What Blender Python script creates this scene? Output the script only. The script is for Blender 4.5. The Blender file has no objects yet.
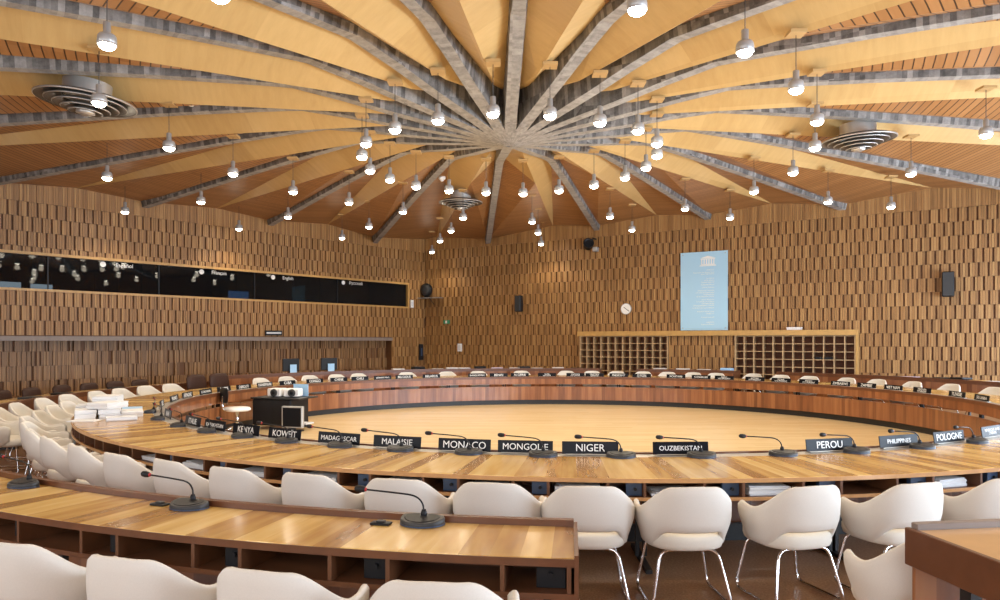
import bpy, bmesh, math, random
from mathutils import Vector, Matrix
random.seed(7)
sc = bpy.context.scene
COL = sc.collection
PI = math.pi
D2R = PI / 180
F, CX, HY, EYE = 715.0, 500.0, 340.5, 1.75          # camera calibration (1000x600 frame)
TX, TY = 1.296, 12.96                               # centre of the ring of tables
HX, HYY = 0.17, 13.2                                # centre of the ceiling ribs
RI, RO = 6.62, 7.775                                # main ring
SI, SO = 9.12, 9.73                                  # second ring

# ------------------------------------------------------------------ helpers
def ang(px, r, side):
    """angle (deg, about the ring centre) where the sight line of column px meets the circle of radius r"""
    m = (px - CX) / F
    a = 1 + m * m; b = -2 * (m * TX + TY); c = TX * TX + TY * TY - r * r
    d = b * b - 4 * a * c
    d = math.sqrt(max(d, 0))
    y = (-b + d) / (2 * a) if side == 'far' else (-b - d) / (2 * a)
    return math.degrees(math.atan2(y - TY, m * y - TX))
def P(r, a, z=0.0):
    return Vector((TX + r * math.cos(a * D2R), TY + r * math.sin(a * D2R), z))
def pix(v):
    return CX + F * v.x / v.y, HY + F * (EYE - v.z) / v.y

class MB:
    """collects geometry for one mesh"""
    def __init__(s):
        s.v = []; s.f = []; s.m = []; s.t = []; s.sm = []; s.mi = 0; s.tone = 0.5; s.smooth = False
    def face(s, idx):
        s.f.append(tuple(idx)); s.m.append(s.mi); s.t.append(s.tone); s.sm.append(s.smooth)
    def poly(s, pts):
        b = len(s.v); s.v += [tuple(p) for p in pts]; s.face(range(b, b + len(pts)))
    def hexa(s, p):
        b = len(s.v); s.v += [tuple(q) for q in p]
        for q in ((3, 2, 1, 0), (4, 5, 6, 7), (0, 1, 5, 4), (1, 2, 6, 5), (2, 3, 7, 6), (3, 0, 4, 7)):
            s.face([b + i for i in q])
        return s
    def box(s, x0, x1, y0, y1, z0, z1, M=None):
        p = [Vector(q) for q in ((x0, y0, z0), (x1, y0, z0), (x1, y1, z0), (x0, y1, z0), (x0, y0, z1), (x1, y0, z1), (x1, y1, z1), (x0, y1, z1))]
        if M is not None: p = [M @ q for q in p]
        return s.hexa(p)
    def bevbox(s, x0, x1, y0, y1, z0, z1, b=0.004, M=None):
        """box with chamfered vertical and top edges"""
        def loop(d, z): return [(x0 + d, y0 + b * (d == 0), z), (x0 + b, y0 + d, z)] 
        def ring(d, z):
            c = b
            xa, xb, ya, yb = x0 + d, x1 - d, y0 + d, y1 - d
            return [(xa + c, ya, z), (xb - c, ya, z), (xb, ya + c, z), (xb, yb - c, z), (xb - c, yb, z), (xa + c, yb, z), (xa, yb - c, z), (xa, ya + c, z)]
        return s.loft([ring(b, z0), ring(0, z0 + b), ring(0, z1 - b), ring(b, z1)], M=M)
    def loft(s, rings, cap=True, M=None, closed=True):
        n = len(rings[0]); b = len(s.v)
        for r in rings:
            for q in r:
                q = Vector(q); s.v.append(tuple(M @ q if M is not None else q))
        for i in range(len(rings) - 1):
            for j in range(n if closed else n - 1):
                k = (j + 1) % n
                s.face((b + i * n + j, b + i * n + k, b + (i + 1) * n + k, b + (i + 1) * n + j))
        if cap:
            sm = s.smooth; s.smooth = False
            s.face([b + j for j in range(n)][::-1]); s.face([b + (len(rings) - 1) * n + j for j in range(n)])
            s.smooth = sm
        return s
    def lathe(s, prof, n=24, M=None, cap=True):
        sm = s.smooth; s.smooth = True
        s.loft([[(r * math.cos(2 * PI * j / n), r * math.sin(2 * PI * j / n), z) for j in range(n)] for r, z in prof], cap=cap, M=M)
        s.smooth = sm; return s
    def tube(s, pts, r, n=8, M=None):
        pts = [Vector(p) for p in pts]; rings = []
        up = Vector((0, 0, 1)); t0 = (pts[1] - pts[0]).normalized()
        nx = t0.cross(up)
        if nx.length < 1e-3: nx = t0.cross(Vector((1, 0, 0)))
        nx.normalize()
        for i, p in enumerate(pts):
            a = pts[max(i - 1, 0)]; c = pts[min(i + 1, len(pts) - 1)]
            t = (c - a).normalized()
            nx = (nx - t * nx.dot(t)).normalized(); ny = t.cross(nx)
            rr = r[i] if isinstance(r, (list, tuple)) else r
            rings.append([p + (nx * math.cos(2 * PI * j / n) + ny * math.sin(2 * PI * j / n)) * rr for j in range(n)])
        sm = s.smooth; s.smooth = True
        s.loft(rings, M=M); s.smooth = sm; return s
    def ringprism(s, prof, a0, a1, step=1.5):
        """closed (r,z) profile swept about the ring centre from a0 to a1 degrees"""
        full = abs(a1 - a0) >= 359.9
        k = max(2, int(abs(a1 - a0) / step)); n = len(prof); b = len(s.v)
        cnt = k if full else k + 1
        for i in range(cnt):
            a = a0 + (a1 - a0) * i / k
            for r, z in prof: s.v.append(tuple(P(r, a, z)))
        for i in range(k):
            i2 = (i + 1) % cnt
            for j in range(n):
                j2 = (j + 1) % n
                s.face((b + i * n + j, b + i2 * n + j, b + i2 * n + j2, b + i * n + j2))
        if not full:
            s.face([b + j for j in range(n)]); s.face([b + (cnt - 1) * n + j for j in range(n)][::-1])
        return s
    def build(s, name, mats, parent=None, loc=None, rz=0):
        me = bpy.data.meshes.new(name); me.from_pydata(s.v, [], s.f)
        if not isinstance(mats, (list, tuple)): mats = [mats]
        for m in mats: me.materials.append(m)
        me.polygons.foreach_set('material_index', s.m)
        me.polygons.foreach_set('use_smooth', s.sm)
        at = me.attributes.new('tone', 'FLOAT', 'FACE'); at.data.foreach_set('value', s.t)
        bm = bmesh.new(); bm.from_mesh(me); bmesh.ops.recalc_face_normals(bm, faces=bm.faces); bm.to_mesh(me); bm.free()
        o = bpy.data.objects.new(name, me); COL.objects.link(o)
        if parent is not None: o.parent = parent
        if loc is not None: o.location = loc
        o.rotation_euler.z = rz
        return o
def rectprof(r0, r1, z0, z1): return [(r0, z0), (r1, z0), (r1, z1), (r0, z1)]
def tag(o, label=None, cat=None, group=None, kind=None):
    if label: o['label'] = label
    if cat: o['category'] = cat
    if group: o['group'] = group
    if kind: o['kind'] = kind
    return o
def thing(name, label, cat, loc=(0, 0, 0), rz=0, group=None):
    o = bpy.data.objects.new(name, None); o.empty_display_size = 0.1; COL.objects.link(o)
    o.location = loc; o.rotation_euler.z = rz
    return tag(o, label, cat, group)
def dup(root, loc, rz, label=None, group=None, rot=None):
    r = root.copy(); COL.objects.link(r); r.location = loc; r.rotation_euler = rot if rot else (0, 0, rz)
    if label: r['label'] = label
    if group: r['group'] = group
    for ch in list(root.children):
        c = ch.copy(); COL.objects.link(c); c.parent = r
        for g in list(ch.children):
            d = g.copy(); COL.objects.link(d); d.parent = c
    return r
def bez(pts, n=6):
    """rounded polyline: quadratic corners"""
    pts = [Vector(p) for p in pts]; out = [pts[0]]
    for i in range(1, len(pts) - 1):
        a = pts[i].lerp(pts[i - 1], min(0.5, 0.07 / max((pts[i] - pts[i - 1]).length, 1e-6)))
        c = pts[i].lerp(pts[i + 1], min(0.5, 0.07 / max((pts[i] - pts[i + 1]).length, 1e-6)))
        for k in range(n + 1):
            t = k / n; out.append(a * (1 - t) ** 2 + pts[i] * 2 * t * (1 - t) + c * t * t)
    out.append(pts[-1]); return out

# ------------------------------------------------------------------ materials
def new_mat(name):
    m = bpy.data.materials.new(name); m.use_nodes = True
    nt = m.node_tree; b = nt.nodes['Principled BSDF']
    return m, nt, b
def flat(name, col, rough=0.5, metal=0.0, spec=0.5, emit=None, es=0, noise=0.0, nscale=30, coat=0.0):
    m, nt, b = new_mat(name)
    b.inputs['Base Color'].default_value = (*col, 1); b.inputs['Roughness'].default_value = rough
    b.inputs['Metallic'].default_value = metal; b.inputs['Specular IOR Level'].default_value = spec
    b.inputs['Coat Weight'].default_value = coat
    if emit: b.inputs['Emission Color'].default_value = (*emit, 1); b.inputs['Emission Strength'].default_value = es
    if noise:
        tc = nt.nodes.new('ShaderNodeTexCoord'); n = nt.nodes.new('ShaderNodeTexNoise'); n.inputs['Scale'].default_value = nscale
        n.inputs['Detail'].default_value = 6
        mx = mixc(nt, [c * (1 - noise) for c in col], [min(1, c * (1 + noise)) for c in col], n.outputs['Fac'])
        nt.links.new(tc.outputs['Object'], n.inputs['Vector']); nt.links.new(mx, b.inputs['Base Color'])
    return m
def mixc(nt, a, b, fac, mode='MIX'):
    n = nt.nodes.new('ShaderNodeMix'); n.data_type = 'RGBA'; n.blend_type = mode
    for s, v in ((n.inputs[6], a), (n.inputs[7], b)):
        if isinstance(v, (list, tuple)): s.default_value = (*v[:3], 1)
        else: nt.links.new(v, s)
    if isinstance(fac, (int, float)): n.inputs[0].default_value = fac
    else: nt.links.new(fac, n.inputs[0])
    return n.outputs[2]
def math_(nt, op, a, b=0.0, c=None):
    n = nt.nodes.new('ShaderNodeMath'); n.operation = op
    for i, v in enumerate((a, b) if c is None else (a, b, c)):
        if isinstance(v, (int, float)): n.inputs[i].default_value = v
        else: nt.links.new(v, n.inputs[i])
    return n.outputs[0]
def polar(nt, cx, cy):
    """world position -> (angle, radius, z) sockets about (cx, cy)"""
    g = nt.nodes.new('ShaderNodeNewGeometry'); sp = nt.nodes.new('ShaderNodeSeparateXYZ'); nt.links.new(g.outputs['Position'], sp.inputs[0])
    x = math_(nt, 'SUBTRACT', sp.outputs[0], cx); y = math_(nt, 'SUBTRACT', sp.outputs[1], cy)
    a = math_(nt, 'ARCTAN2', y, x)
    r = math_(nt, 'SQRT', math_(nt, 'ADD', math_(nt, 'MULTIPLY', x, x), math_(nt, 'MULTIPLY', y, y)))
    return a, r, sp.outputs[2]
def comb(nt, x, y, z=0.0):
    n = nt.nodes.new('ShaderNodeCombineXYZ')
    for i, v in enumerate((x, y, z)):
        if isinstance(v, (int, float)): n.inputs[i].default_value = v
        else: nt.links.new(v, n.inputs[i])
    return n.outputs[0]
def noise(nt, vec, scale, detail=3, rough=0.5):
    n = nt.nodes.new('ShaderNodeTexNoise'); n.inputs['Scale'].default_value = scale; n.inputs['Detail'].default_value = detail
    n.inputs['Roughness'].default_value = rough
    nt.links.new(vec, n.inputs['Vector']); return n.outputs['Fac']
def white(nt, vec):
    n = nt.nodes.new('ShaderNodeTexWhiteNoise'); n.noise_dimensions = '3D'; nt.links.new(vec, n.inputs['Vector']); return n.outputs['Value']
def ramp(nt, fac, stops):
    n = nt.nodes.new('ShaderNodeValToRGB'); e = n.color_ramp.elements
    while len(e) < len(stops): e.new(0.5)
    for el, (p, c) in zip(e, stops): el.position = p; el.color = (*c, 1)
    nt.links.new(fac, n.inputs[0]); return n.outputs[0]

def ring_wood(name, stops, plank, rough, coat, gscale=1.0, vertical=False):
    m, nt, b = new_mat(name)
    a, r, z = polar(nt, TX, TY)
    arc = math_(nt, 'MULTIPLY', a, 8.0)
    idx = math_(nt, 'FLOOR', math_(nt, 'DIVIDE', arc, plank))
    tone = white(nt, comb(nt, idx, 3.0 if vertical else math_(nt, 'FLOOR', math_(nt, 'DIVIDE', r, 9.0)), 1.0))
    along = z if vertical else r
    gr = noise(nt, comb(nt, math_(nt, 'MULTIPLY', arc, 14 * gscale), math_(nt, 'MULTIPLY', along, 1.6 * gscale), math_(nt, 'MULTIPLY', idx, 0.37)), 1.0, 2, 0.5)
    fac = math_(nt, 'ADD', math_(nt, 'MULTIPLY', tone, 0.55), math_(nt, 'MULTIPLY', gr, 0.62))
    nt.links.new(ramp(nt, math_(nt, 'SUBTRACT', fac, 0.08), stops), b.inputs['Base Color'])
    b.inputs['Roughness'].default_value = rough; b.inputs['Coat Weight'].default_value = coat; b.inputs['Coat Roughness'].default_value = 0.12
    return m
M = {}
M['top'] = ring_wood('table_veneer', [(0.16, (0.27, 0.12, 0.025)), (0.36, (0.44, 0.235, 0.055)), (0.6, (0.65, 0.415, 0.125)), (0.95, (0.83, 0.62, 0.28))], 0.12, 0.26, 0.4)
M['fascia'] = ring_wood('fascia_veneer', [(0.1, (0.12, 0.038, 0.014)), (0.5, (0.22, 0.078, 0.028)), (1, (0.35, 0.15, 0.058))], 0.11, 0.30, 0.5, 1.0, True)
M['top2'] = flat('pale_desk_veneer', (0.60, 0.36, 0.15), 0.3, noise=0.2, nscale=5, coat=.3)
M['edge'] = flat('dark_edge_wood', (0.125, 0.046, 0.019), 0.35, noise=0.3, nscale=12)
M['shelfwood'] = flat('shelf_wood', (0.125, 0.048, 0.019), 0.45, noise=0.3, nscale=9)
M['lightedge'] = flat('light_edge_wood', (0.48, 0.25, 0.10), 0.35, noise=0.25, nscale=14)
M['steel'] = flat('brushed_steel', (0.52, 0.50, 0.46), 0.35, 0.7, noise=0.12, nscale=60)
M['chrome'] = flat('chrome', (0.82, 0.82, 0.83), 0.12, 1.0)
M['black'] = flat('black_plastic', (0.012, 0.012, 0.014), 0.45, spec=.25)
M['blackmetal'] = flat('black_powder_coat', (0.012, 0.012, 0.013), 0.45)
M['dgrey'] = flat('dark_grey_plastic', (0.035, 0.036, 0.038), 0.42, spec=.35)
M['bluegrey'] = flat('slate_blue_plastic', (0.03, 0.055, 0.11), 0.35)
M['plate'] = flat('plate_black_gloss', (0.008, 0.009, 0.012), 0.3, spec=0.13)
M['letter'] = flat('white_lettering', (0.85, 0.85, 0.83), 0.5)
M['red'] = flat('red_ring', (0.40, 0.02, 0.02), 0.4)
M['fabric'] = flat('white_woven_fabric', (0.66, 0.625, 0.565), 0.85, spec=0.2, noise=0.06, nscale=160)
M['fabric_seat'] = flat('cream_woven_fabric', (0.69, 0.65, 0.57), 0.85, spec=0.2, noise=0.06, nscale=160)
M['brown_leather'] = flat('dark_brown_leather', (0.04, 0.016, 0.010), 0.5, spec=.25)
M['paper'] = flat('white_paper', (0.70, 0.70, 0.71), 0.7)
M['paper2'] = flat('grey_paper', (0.62, 0.64, 0.68), 0.7)
M['bluepaper'] = flat('pale_blue_card', (0.33, 0.55, 0.80), 0.6)
M['pinkpaper'] = flat('lilac_card', (0.55, 0.48, 0.62), 0.6)
M['white_plastic'] = flat('white_plastic', (0.8, 0.8, 0.8), 0.4)
M['lintel'] = flat('pale_lintel_wood', (0.50, 0.29, 0.09), 0.4, noise=0.25, nscale=6)
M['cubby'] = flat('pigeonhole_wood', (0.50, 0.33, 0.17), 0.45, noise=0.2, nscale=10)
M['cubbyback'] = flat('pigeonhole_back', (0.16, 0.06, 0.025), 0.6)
M['ledge'] = flat('grey_ledge', (0.24, 0.19, 0.16), 0.5, noise=0.2, nscale=8)
M['bluepanel'] = flat('light_blue_panel', (0.40, 0.66, 0.86), 0.45)
M['green'] = flat('green_sign', (0.05, 0.30, 0.16), 0.4)
M['ventdark'] = flat('grille_grey', (0.17, 0.165, 0.16), 0.35, 0.6)
M['ventrim'] = flat('grille_rim', (0.55, 0.53, 0.50), 0.3, 0.6)
M['lampgrey'] = flat('lamp_grey_enamel', (0.42, 0.42, 0.42), 0.35, 0.3)
M['cord'] = flat('lamp_cord', (0.05, 0.05, 0.05), 0.5)
M['bulb'] = flat('bulb_glow', (1, 1, 1), 0.4, emit=(1.0, 0.90, 0.72), es=24)
M['mount'] = flat('mount_plate', (0.50, 0.32, 0.13), 0.5)
def board_mat(name, stops, rough=0.5):
    m, nt, b = new_mat(name)
    at = nt.nodes.new('ShaderNodeAttribute'); at.attribute_name = 'tone'
    g = nt.nodes.new('ShaderNodeNewGeometry')
    mp = nt.nodes.new('ShaderNodeMapping'); mp.inputs['Scale'].default_value = (22, 22, 1.6); nt.links.new(g.outputs['Position'], mp.inputs['Vector'])
    n = noise(nt, mp.outputs[0], 1.0, 4, 0.6)
    fac = math_(nt, 'ADD', math_(nt, 'MULTIPLY', at.outputs['Fac'], 0.6), math_(nt, 'MULTIPLY', n, 0.5))
    nt.links.new(ramp(nt, math_(nt, 'SUBTRACT', fac, 0.05), stops), b.inputs['Base Color'])
    b.inputs['Roughness'].default_value = rough
    return m
M['boards'] = board_mat('wall_boards', [(0, (0.17, 0.08, 0.026)), (0.5, (0.34, 0.175, 0.058)), (1, (0.53, 0.315, 0.12))])
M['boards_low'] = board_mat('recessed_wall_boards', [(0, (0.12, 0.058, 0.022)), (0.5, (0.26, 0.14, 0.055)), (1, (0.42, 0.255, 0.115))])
M['backing'] = flat('wall_backing', (0.14, 0.06, 0.021), 0.6, noise=0.2, nscale=5)
M['wallplain'] = flat('plain_wood_wall', (0.42, 0.22, 0.09), 0.5, noise=0.2, nscale=3)
def ceil_mat(name, c0, c1, groove=None, rough=0.45):
    m, nt, b = new_mat(name)
    a, r, z = polar(nt, HX, HYY)
    arc = math_(nt, 'MULTIPLY', a, 6.0)
    if groove:
        q = math_(nt, 'DIVIDE', r, groove); idx = math_(nt, 'FLOOR', q); fr = math_(nt, 'FRACT', q)
        tone = white(nt, comb(nt, idx, math_(nt, 'FLOOR', math_(nt, 'DIVIDE', a, 9 * D2R)), 2.0))
        gr = noise(nt, comb(nt, math_(nt, 'MULTIPLY', arc, 1.2), math_(nt, 'MULTIPLY', r, 20), idx), 1.0, 3)
        col = mixc(nt, c0, c1, math_(nt, 'ADD', math_(nt, 'MULTIPLY', tone, 0.6), math_(nt, 'MULTIPLY', gr, 0.4)))
        line = math_(nt, 'LESS_THAN', fr, 0.14)
        col = mixc(nt, col, (0.05, 0.02, 0.008), line)
    else:
        q = math_(nt, 'DIVIDE', r, 1.25); idx = math_(nt, 'FLOOR', q)
        tone = white(nt, comb(nt, idx, math_(nt, 'FLOOR', math_(nt, 'DIVIDE', a, 9 * D2R)), 2.0))
        gr = noise(nt, comb(nt, math_(nt, 'MULTIPLY', arc, 2.0), math_(nt, 'MULTIPLY', r, 9), idx), 1.0, 5, 0.65)
        col = mixc(nt, c0, c1, math_(nt, 'ADD', math_(nt, 'MULTIPLY', tone, 0.35), math_(nt, 'MULTIPLY', gr, 0.65)))
    nt.links.new(col, b.inputs['Base Color']); b.inputs['Roughness'].default_value = rough
    return m
M['ply'] = ceil_mat('ceiling_plywood', (0.42, 0.25, 0.085), (0.66, 0.46, 0.20))
M['plank'] = ceil_mat('ceiling_planks', (0.28, 0.125, 0.04), (0.43, 0.215, 0.08), groove=0.135)
def concrete():
    m, nt, b = new_mat('board_marked_concrete')
    a, r, z = polar(nt, HX, HYY)
    idx = math_(nt, 'FLOOR', math_(nt, 'DIVIDE', r, 0.075)); zi = math_(nt, 'FLOOR', math_(nt, 'DIVIDE', math_(nt, 'ADD', z, math_(nt, 'MULTIPLY', r, 0.12)), 0.33))
    t = white(nt, comb(nt, idx, zi, math_(nt, 'FLOOR', math_(nt, 'DIVIDE', a, 3 * D2R))))
    g = nt.nodes.new('ShaderNodeNewGeometry')
    n = noise(nt, g.outputs['Position'], 9.0, 6, 0.7)
    sn = nt.nodes.new('ShaderNodeSeparateXYZ'); nt.links.new(g.outputs['True Normal'], sn.inputs[0])
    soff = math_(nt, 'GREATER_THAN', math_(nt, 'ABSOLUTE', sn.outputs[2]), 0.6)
    t = math_(nt, 'ADD', math_(nt, 'MULTIPLY', t, math_(nt, 'MULTIPLY_ADD', soff, -0.55, 0.8)), math_(nt, 'MULTIPLY', soff, 0.66))  # shading put into the colour: rib sides darker, soffits lighter
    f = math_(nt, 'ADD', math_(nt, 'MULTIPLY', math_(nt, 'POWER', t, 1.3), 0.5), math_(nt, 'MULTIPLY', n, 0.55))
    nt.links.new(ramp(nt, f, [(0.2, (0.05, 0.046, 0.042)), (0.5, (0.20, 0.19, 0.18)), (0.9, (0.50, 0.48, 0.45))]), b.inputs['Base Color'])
    b.inputs['Roughness'].default_value = 0.7
    return m
M['concrete'] = concrete()
def floor_mat():
    m, nt, b = new_mat('floor_cork_and_parquet')
    a, r, z = polar(nt, TX, TY)
    g = nt.nodes.new('ShaderNodeNewGeometry')
    n = noise(nt, g.outputs['Position'], 60, 5, 0.7); n2 = noise(nt, g.outputs['Position'], 1.3, 3)
    cork = ramp(nt, n, [(0.3, (0.13, 0.055, 0.025)), (0.5, (0.32, 0.17, 0.08)), (0.72, (0.55, 0.38, 0.23))])
    cork = mixc(nt, cork, (0.33, 0.13, 0.045), math_(nt, 'MULTIPLY', n2, 0.5))
    sp = nt.nodes.new('ShaderNodeSeparateXYZ'); nt.links.new(g.outputs['Position'], sp.inputs[0])
    pi_ = math_(nt, 'FLOOR', math_(nt, 'DIVIDE', sp.outputs[1], 0.11)); pj = math_(nt, 'FLOOR', math_(nt, 'ADD', math_(nt, 'DIVIDE', sp.outputs[0], 1.4), math_(nt, 'MULTIPLY', pi_, 0.37)))
    t = white(nt, comb(nt, pi_, pj, 0.0))
    n3 = noise(nt, comb(nt, math_(nt, 'MULTIPLY', sp.outputs[0], 1.5), math_(nt, 'MULTIPLY', sp.outputs[1], 25), t), 1.0, 3)
    par = mixc(nt, (0.58, 0.42, 0.21), (0.73, 0.57, 0.33), math_(nt, 'ADD', math_(nt, 'MULTIPLY', t, 0.5), math_(nt, 'MULTIPLY', n3, 0.5)))
    inn = math_(nt, 'LESS_THAN', r, 6.72)
    nt.links.new(mixc(nt, cork, par, inn), b.inputs['Base Color'])
    nt.links.new(math_(nt, 'MULTIPLY_ADD', inn, -0.12, 0.36), b.inputs['Roughness'])
    return m
M['floor'] = floor_mat()
def glass_mat():
    m, nt, b = new_mat('booth_glass')
    b.inputs['Base Color'].default_value = (0.006, 0.008, 0.01, 1); b.inputs['Roughness'].default_value = 0.02
    b.inputs['Specular IOR Level'].default_value = 0.5
    tr = nt.nodes.new('ShaderNodeBsdfTransparent'); tr.inputs[0].default_value = (0.55, 0.6, 0.62, 1)
    mx = nt.nodes.new('ShaderNodeMixShader'); mx.inputs[0].default_value = 0.55
    out = nt.nodes['Material Output']
    nt.links.new(tr.outputs[0], mx.inputs[1]); nt.links.new(b.outputs[0], mx.inputs[2]); nt.links.new(mx.outputs[0], out.inputs[0])
    return m
M['glass'] = glass_mat()

# ------------------------------------------------------------------ room shell
C0 = Vector((-2.97, 28.3, 0))
ul = Vector((-0.847, -1.0, 0)).normalized()          # along the left wall, from the far corner
ur = Vector((1.634, -1.0, 0)).normalized()           # along the back wall, from the far corner
nl = Vector((-ul.y, ul.x, 0)); nl = nl if nl.x > 0 else -nl      # left wall normal, into the room
nr = Vector((-ur.y, ur.x, 0)); nr = nr if nr.y < 0 else -nr      # back wall normal, into the room
HUB = Vector((HX, HYY, 0))
LW, RW = 27.5, 22.4
def along(o, d, s, n, off, z): return o + d * s + n * off + Vector((0, 0, z))
K_R = C0 + ur * RW                                    # far right corner
K_L = C0 + ul * LW                                    # near left corner
K_N = Vector((4.6, -4.2, 0))                           # near right corner
def inward(A, B):
    d = (B - A).normalized(); n = Vector((d.y, -d.x, 0)); return n if (HUB - A).dot(n) > 0 else -n
nrw = inward(K_R, K_N); nnw = inward(K_L, K_N)
floor_pts = [C0 - nl * .5 - nr * .5, K_R + Vector((1, .3, 0)), K_N + Vector((.8, -1, 0)), K_L + Vector((-1, -.6, 0))]
fb = MB(); q = [p.copy() for p in floor_pts]; fb.hexa([Vector((p.x, p.y, -0.1)) for p in q] + [Vector((p.x, p.y, 0)) for p in q])
tag(fb.build('floor', M['floor']), 'speckled brown cork floor with pale parquet inside the ring of tables', kind='structure')

CH = 0.37
def slab(mb, o, d, n, s0, s1, z0, z1, off0, off1):
    mb.hexa([along(o, d, s0, n, off0, z0), along(o, d, s1, n, off0, z0), along(o, d, s1, n, off1, z0), along(o, d, s0, n, off1, z0),
             along(o, d, s0, n, off0, z1), along(o, d, s1, n, off0, z1), along(o, d, s1, n, off1, z1), along(o, d, s0, n, off1, z1)])
def boards(mb, o, d, n, s0, s1, z0, z1, base, plain_above=5.0, zref=1.88, depth=0.05, rough=False):
    """staggered courses of three boards and a slot"""
    PIT = 0.215; bw = 0.0575
    k0 = math.floor((z0 - zref) / CH + 1e-6); z = zref + k0 * CH; row = k0
    while z < z1 - 1e-4:
        a, b = max(z, z0), min(z + CH, z1)
        plain = z >= plain_above
        if plain: b = z1
        off = (row * 0.47 % 1.0) * PIT
        i0 = int(math.floor((s0 - off) / PIT)) - 1; i1 = int(math.ceil((s1 - off) / PIT)) + 1
        for i in range(i0, i1):
            for j in range(4):
                if rough:
                    if random.random() < .13: continue
                elif j == 3 and not plain: continue
                x0 = off + i * PIT + j * bw; x1 = x0 + bw - 0.006
                x0, x1 = max(x0, s0), min(x1, s1)
                if x1 - x0 < 0.01: continue
                mb.tone = random.random() * 0.75 + (0.15 if j == 1 else 0.05)
                dd = depth + random.uniform(-0.008, 0.008) * (4 if rough else 1)
                slab(mb, o, d, n, x0, x1, a + 0.004, b - 0.002, base, base + dd)
        if plain: break
        z += CH; row += 1
ZT = 6.15
DAY_W, BACK_W = 620, 115
WZ0, WZ1 = 3.05, 3.90                                  # booth window
WS0 = 0.95                                             # its far end along the left wall
LEDGE_S = 1.75
# left wall : full height near the corner, then overhang with the booth window above a recess
mb = MB(); mb.mi = 1
slab(mb, C0, ul, nl, -0.3, WS0, 0, ZT, -0.3, 0)                         # pier by the corner
slab(mb, C0, ul, nl, WS0, LW, WZ1, ZT, -0.3, 0)
slab(mb, C0, ul, nl, WS0, LW, 1.86, WZ0, -0.3, 0)
slab(mb, C0, ul, nl, WS0, LEDGE_S, 0, 1.86, -0.3, 0)
slab(mb, C0, ul, nl, LEDGE_S, LW, 0, 1.86, -0.55, -0.30)
slab(mb, C0, ul, nl, LEDGE_S, LW, 1.84, 1.86, -0.30, 0)
mb.mi = 0
boards(mb, C0, ul, nl, 0.05, WS0 - 0.04, 0, ZT, 0)
boards(mb, C0, ul, nl, WS0 - 0.04, LW, WZ1 + 0.07, ZT, 0)
boards(mb, C0, ul, nl, WS0 - 0.04, LW, 1.88, WZ0 - 0.06, 0)
boards(mb, C0, ul, nl, WS0 - 0.04, LEDGE_S, 0, 1.88, 0)
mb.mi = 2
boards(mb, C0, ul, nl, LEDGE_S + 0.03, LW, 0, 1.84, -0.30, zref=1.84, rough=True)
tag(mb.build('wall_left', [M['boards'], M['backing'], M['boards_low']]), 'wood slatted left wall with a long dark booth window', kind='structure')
mb = MB(); slab(mb, C0, ul, nl, LEDGE_S, LW, 1.745, 1.86, -0.30, 0.075)
tag(mb.build('trim_1', M['ledge']), 'grey brown ledge running along the left wall below the booth window', kind='structure')
# booth window
win = thing('window_1', 'long dark interpreter booth window in the left wall', None); win['kind'] = 'structure'
mb = MB()
slab(mb, C0, ul, nl, WS0 - 0.04, LW, WZ1, WZ1 + 0.07, -0.05, 0.07); slab(mb, C0, ul, nl, WS0 - 0.04, LW, WZ0 - 0.06, WZ0, -0.05, 0.07)
slab(mb, C0, ul, nl, WS0 - 0.04, WS0 + 0.02, WZ0, WZ1, -0.05, 0.07)
mb.build('window_frame', M['lintel'], win)
mb = MB(); slab(mb, C0, ul, nl, WS0, LW, WZ0, WZ1, -0.045, -0.035); mb.build('pane', M['glass'], win)
for s in (4.2, 7.4, 10.4, 13.2):
    mb = MB(); slab(mb, C0, ul, nl, s, s + 0.03, WZ0, WZ1, -0.03, -0.01); mb.build('mullion', M['black'], win)
lining = flat('dark_booth_lining', (0.03, 0.032, 0.034), 0.7)
def lining_part(name, label, *a):
    m_ = MB(); slab(m_, C0, ul, nl, *a); tag(m_.build(name, lining), label, kind='structure')
lining_part('wall_booth_back', 'dark rear lining of the interpreter booths', WS0 - .3, LW, 2.1, 4.4, -2.6, -2.5)
lining_part('ceiling_booth', 'dark ceiling of the interpreter booths', WS0 - .3, LW, 4.4, 4.5, -2.6, -.3)
lining_part('floor_booth', 'dark floor of the interpreter booths', WS0 - .3, LW, 2.0, 2.1, -2.6, -.55)
lining_part('wall_booth_end', 'dark end lining of the interpreter booths', WS0 - .3, WS0 - .2, 2.1, 4.4, -2.5, -.3)
for s in (4.2, 7.4, 10.4, 13.2): lining_part('wall_booth_partition', 'dark partition between two interpreter booths', s, s + .1, 2.1, 4.4, -2.5, -.9)
def text_obj(name, body, size, mat, parent=None, align='CENTER', ext=0.0008, yalign='CENTER', offset=0.0, line=None):
    cu = bpy.data.curves.new(name, 'FONT'); cu.body = body; cu.size = size; cu.align_x = align; cu.align_y = yalign
    cu.extrude = ext; cu.materials.append(mat); cu.resolution_u = 3
    cu.offset = offset
    if line: cu.space_line = line
    tmp = bpy.data.objects.new(name, cu); COL.objects.link(tmp); bpy.context.view_layer.update()
    me = bpy.data.meshes.new_from_object(tmp.evaluated_get(bpy.context.evaluated_depsgraph_get())); me.name = name
    bpy.data.objects.remove(tmp); bpy.data.curves.remove(cu)
    o = bpy.data.objects.new(name, me); COL.objects.link(o)
    if parent is not None: o.parent = parent
    return o
def face_matrix(origin, right, up=Vector((0, 0, 1))):
    right = right.normalized(); n = right.cross(up).normalized(); upv = n.cross(right)
    m = Matrix((right, upv, n)).transposed().to_4x4(); m.translation = origin
    return m
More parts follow.
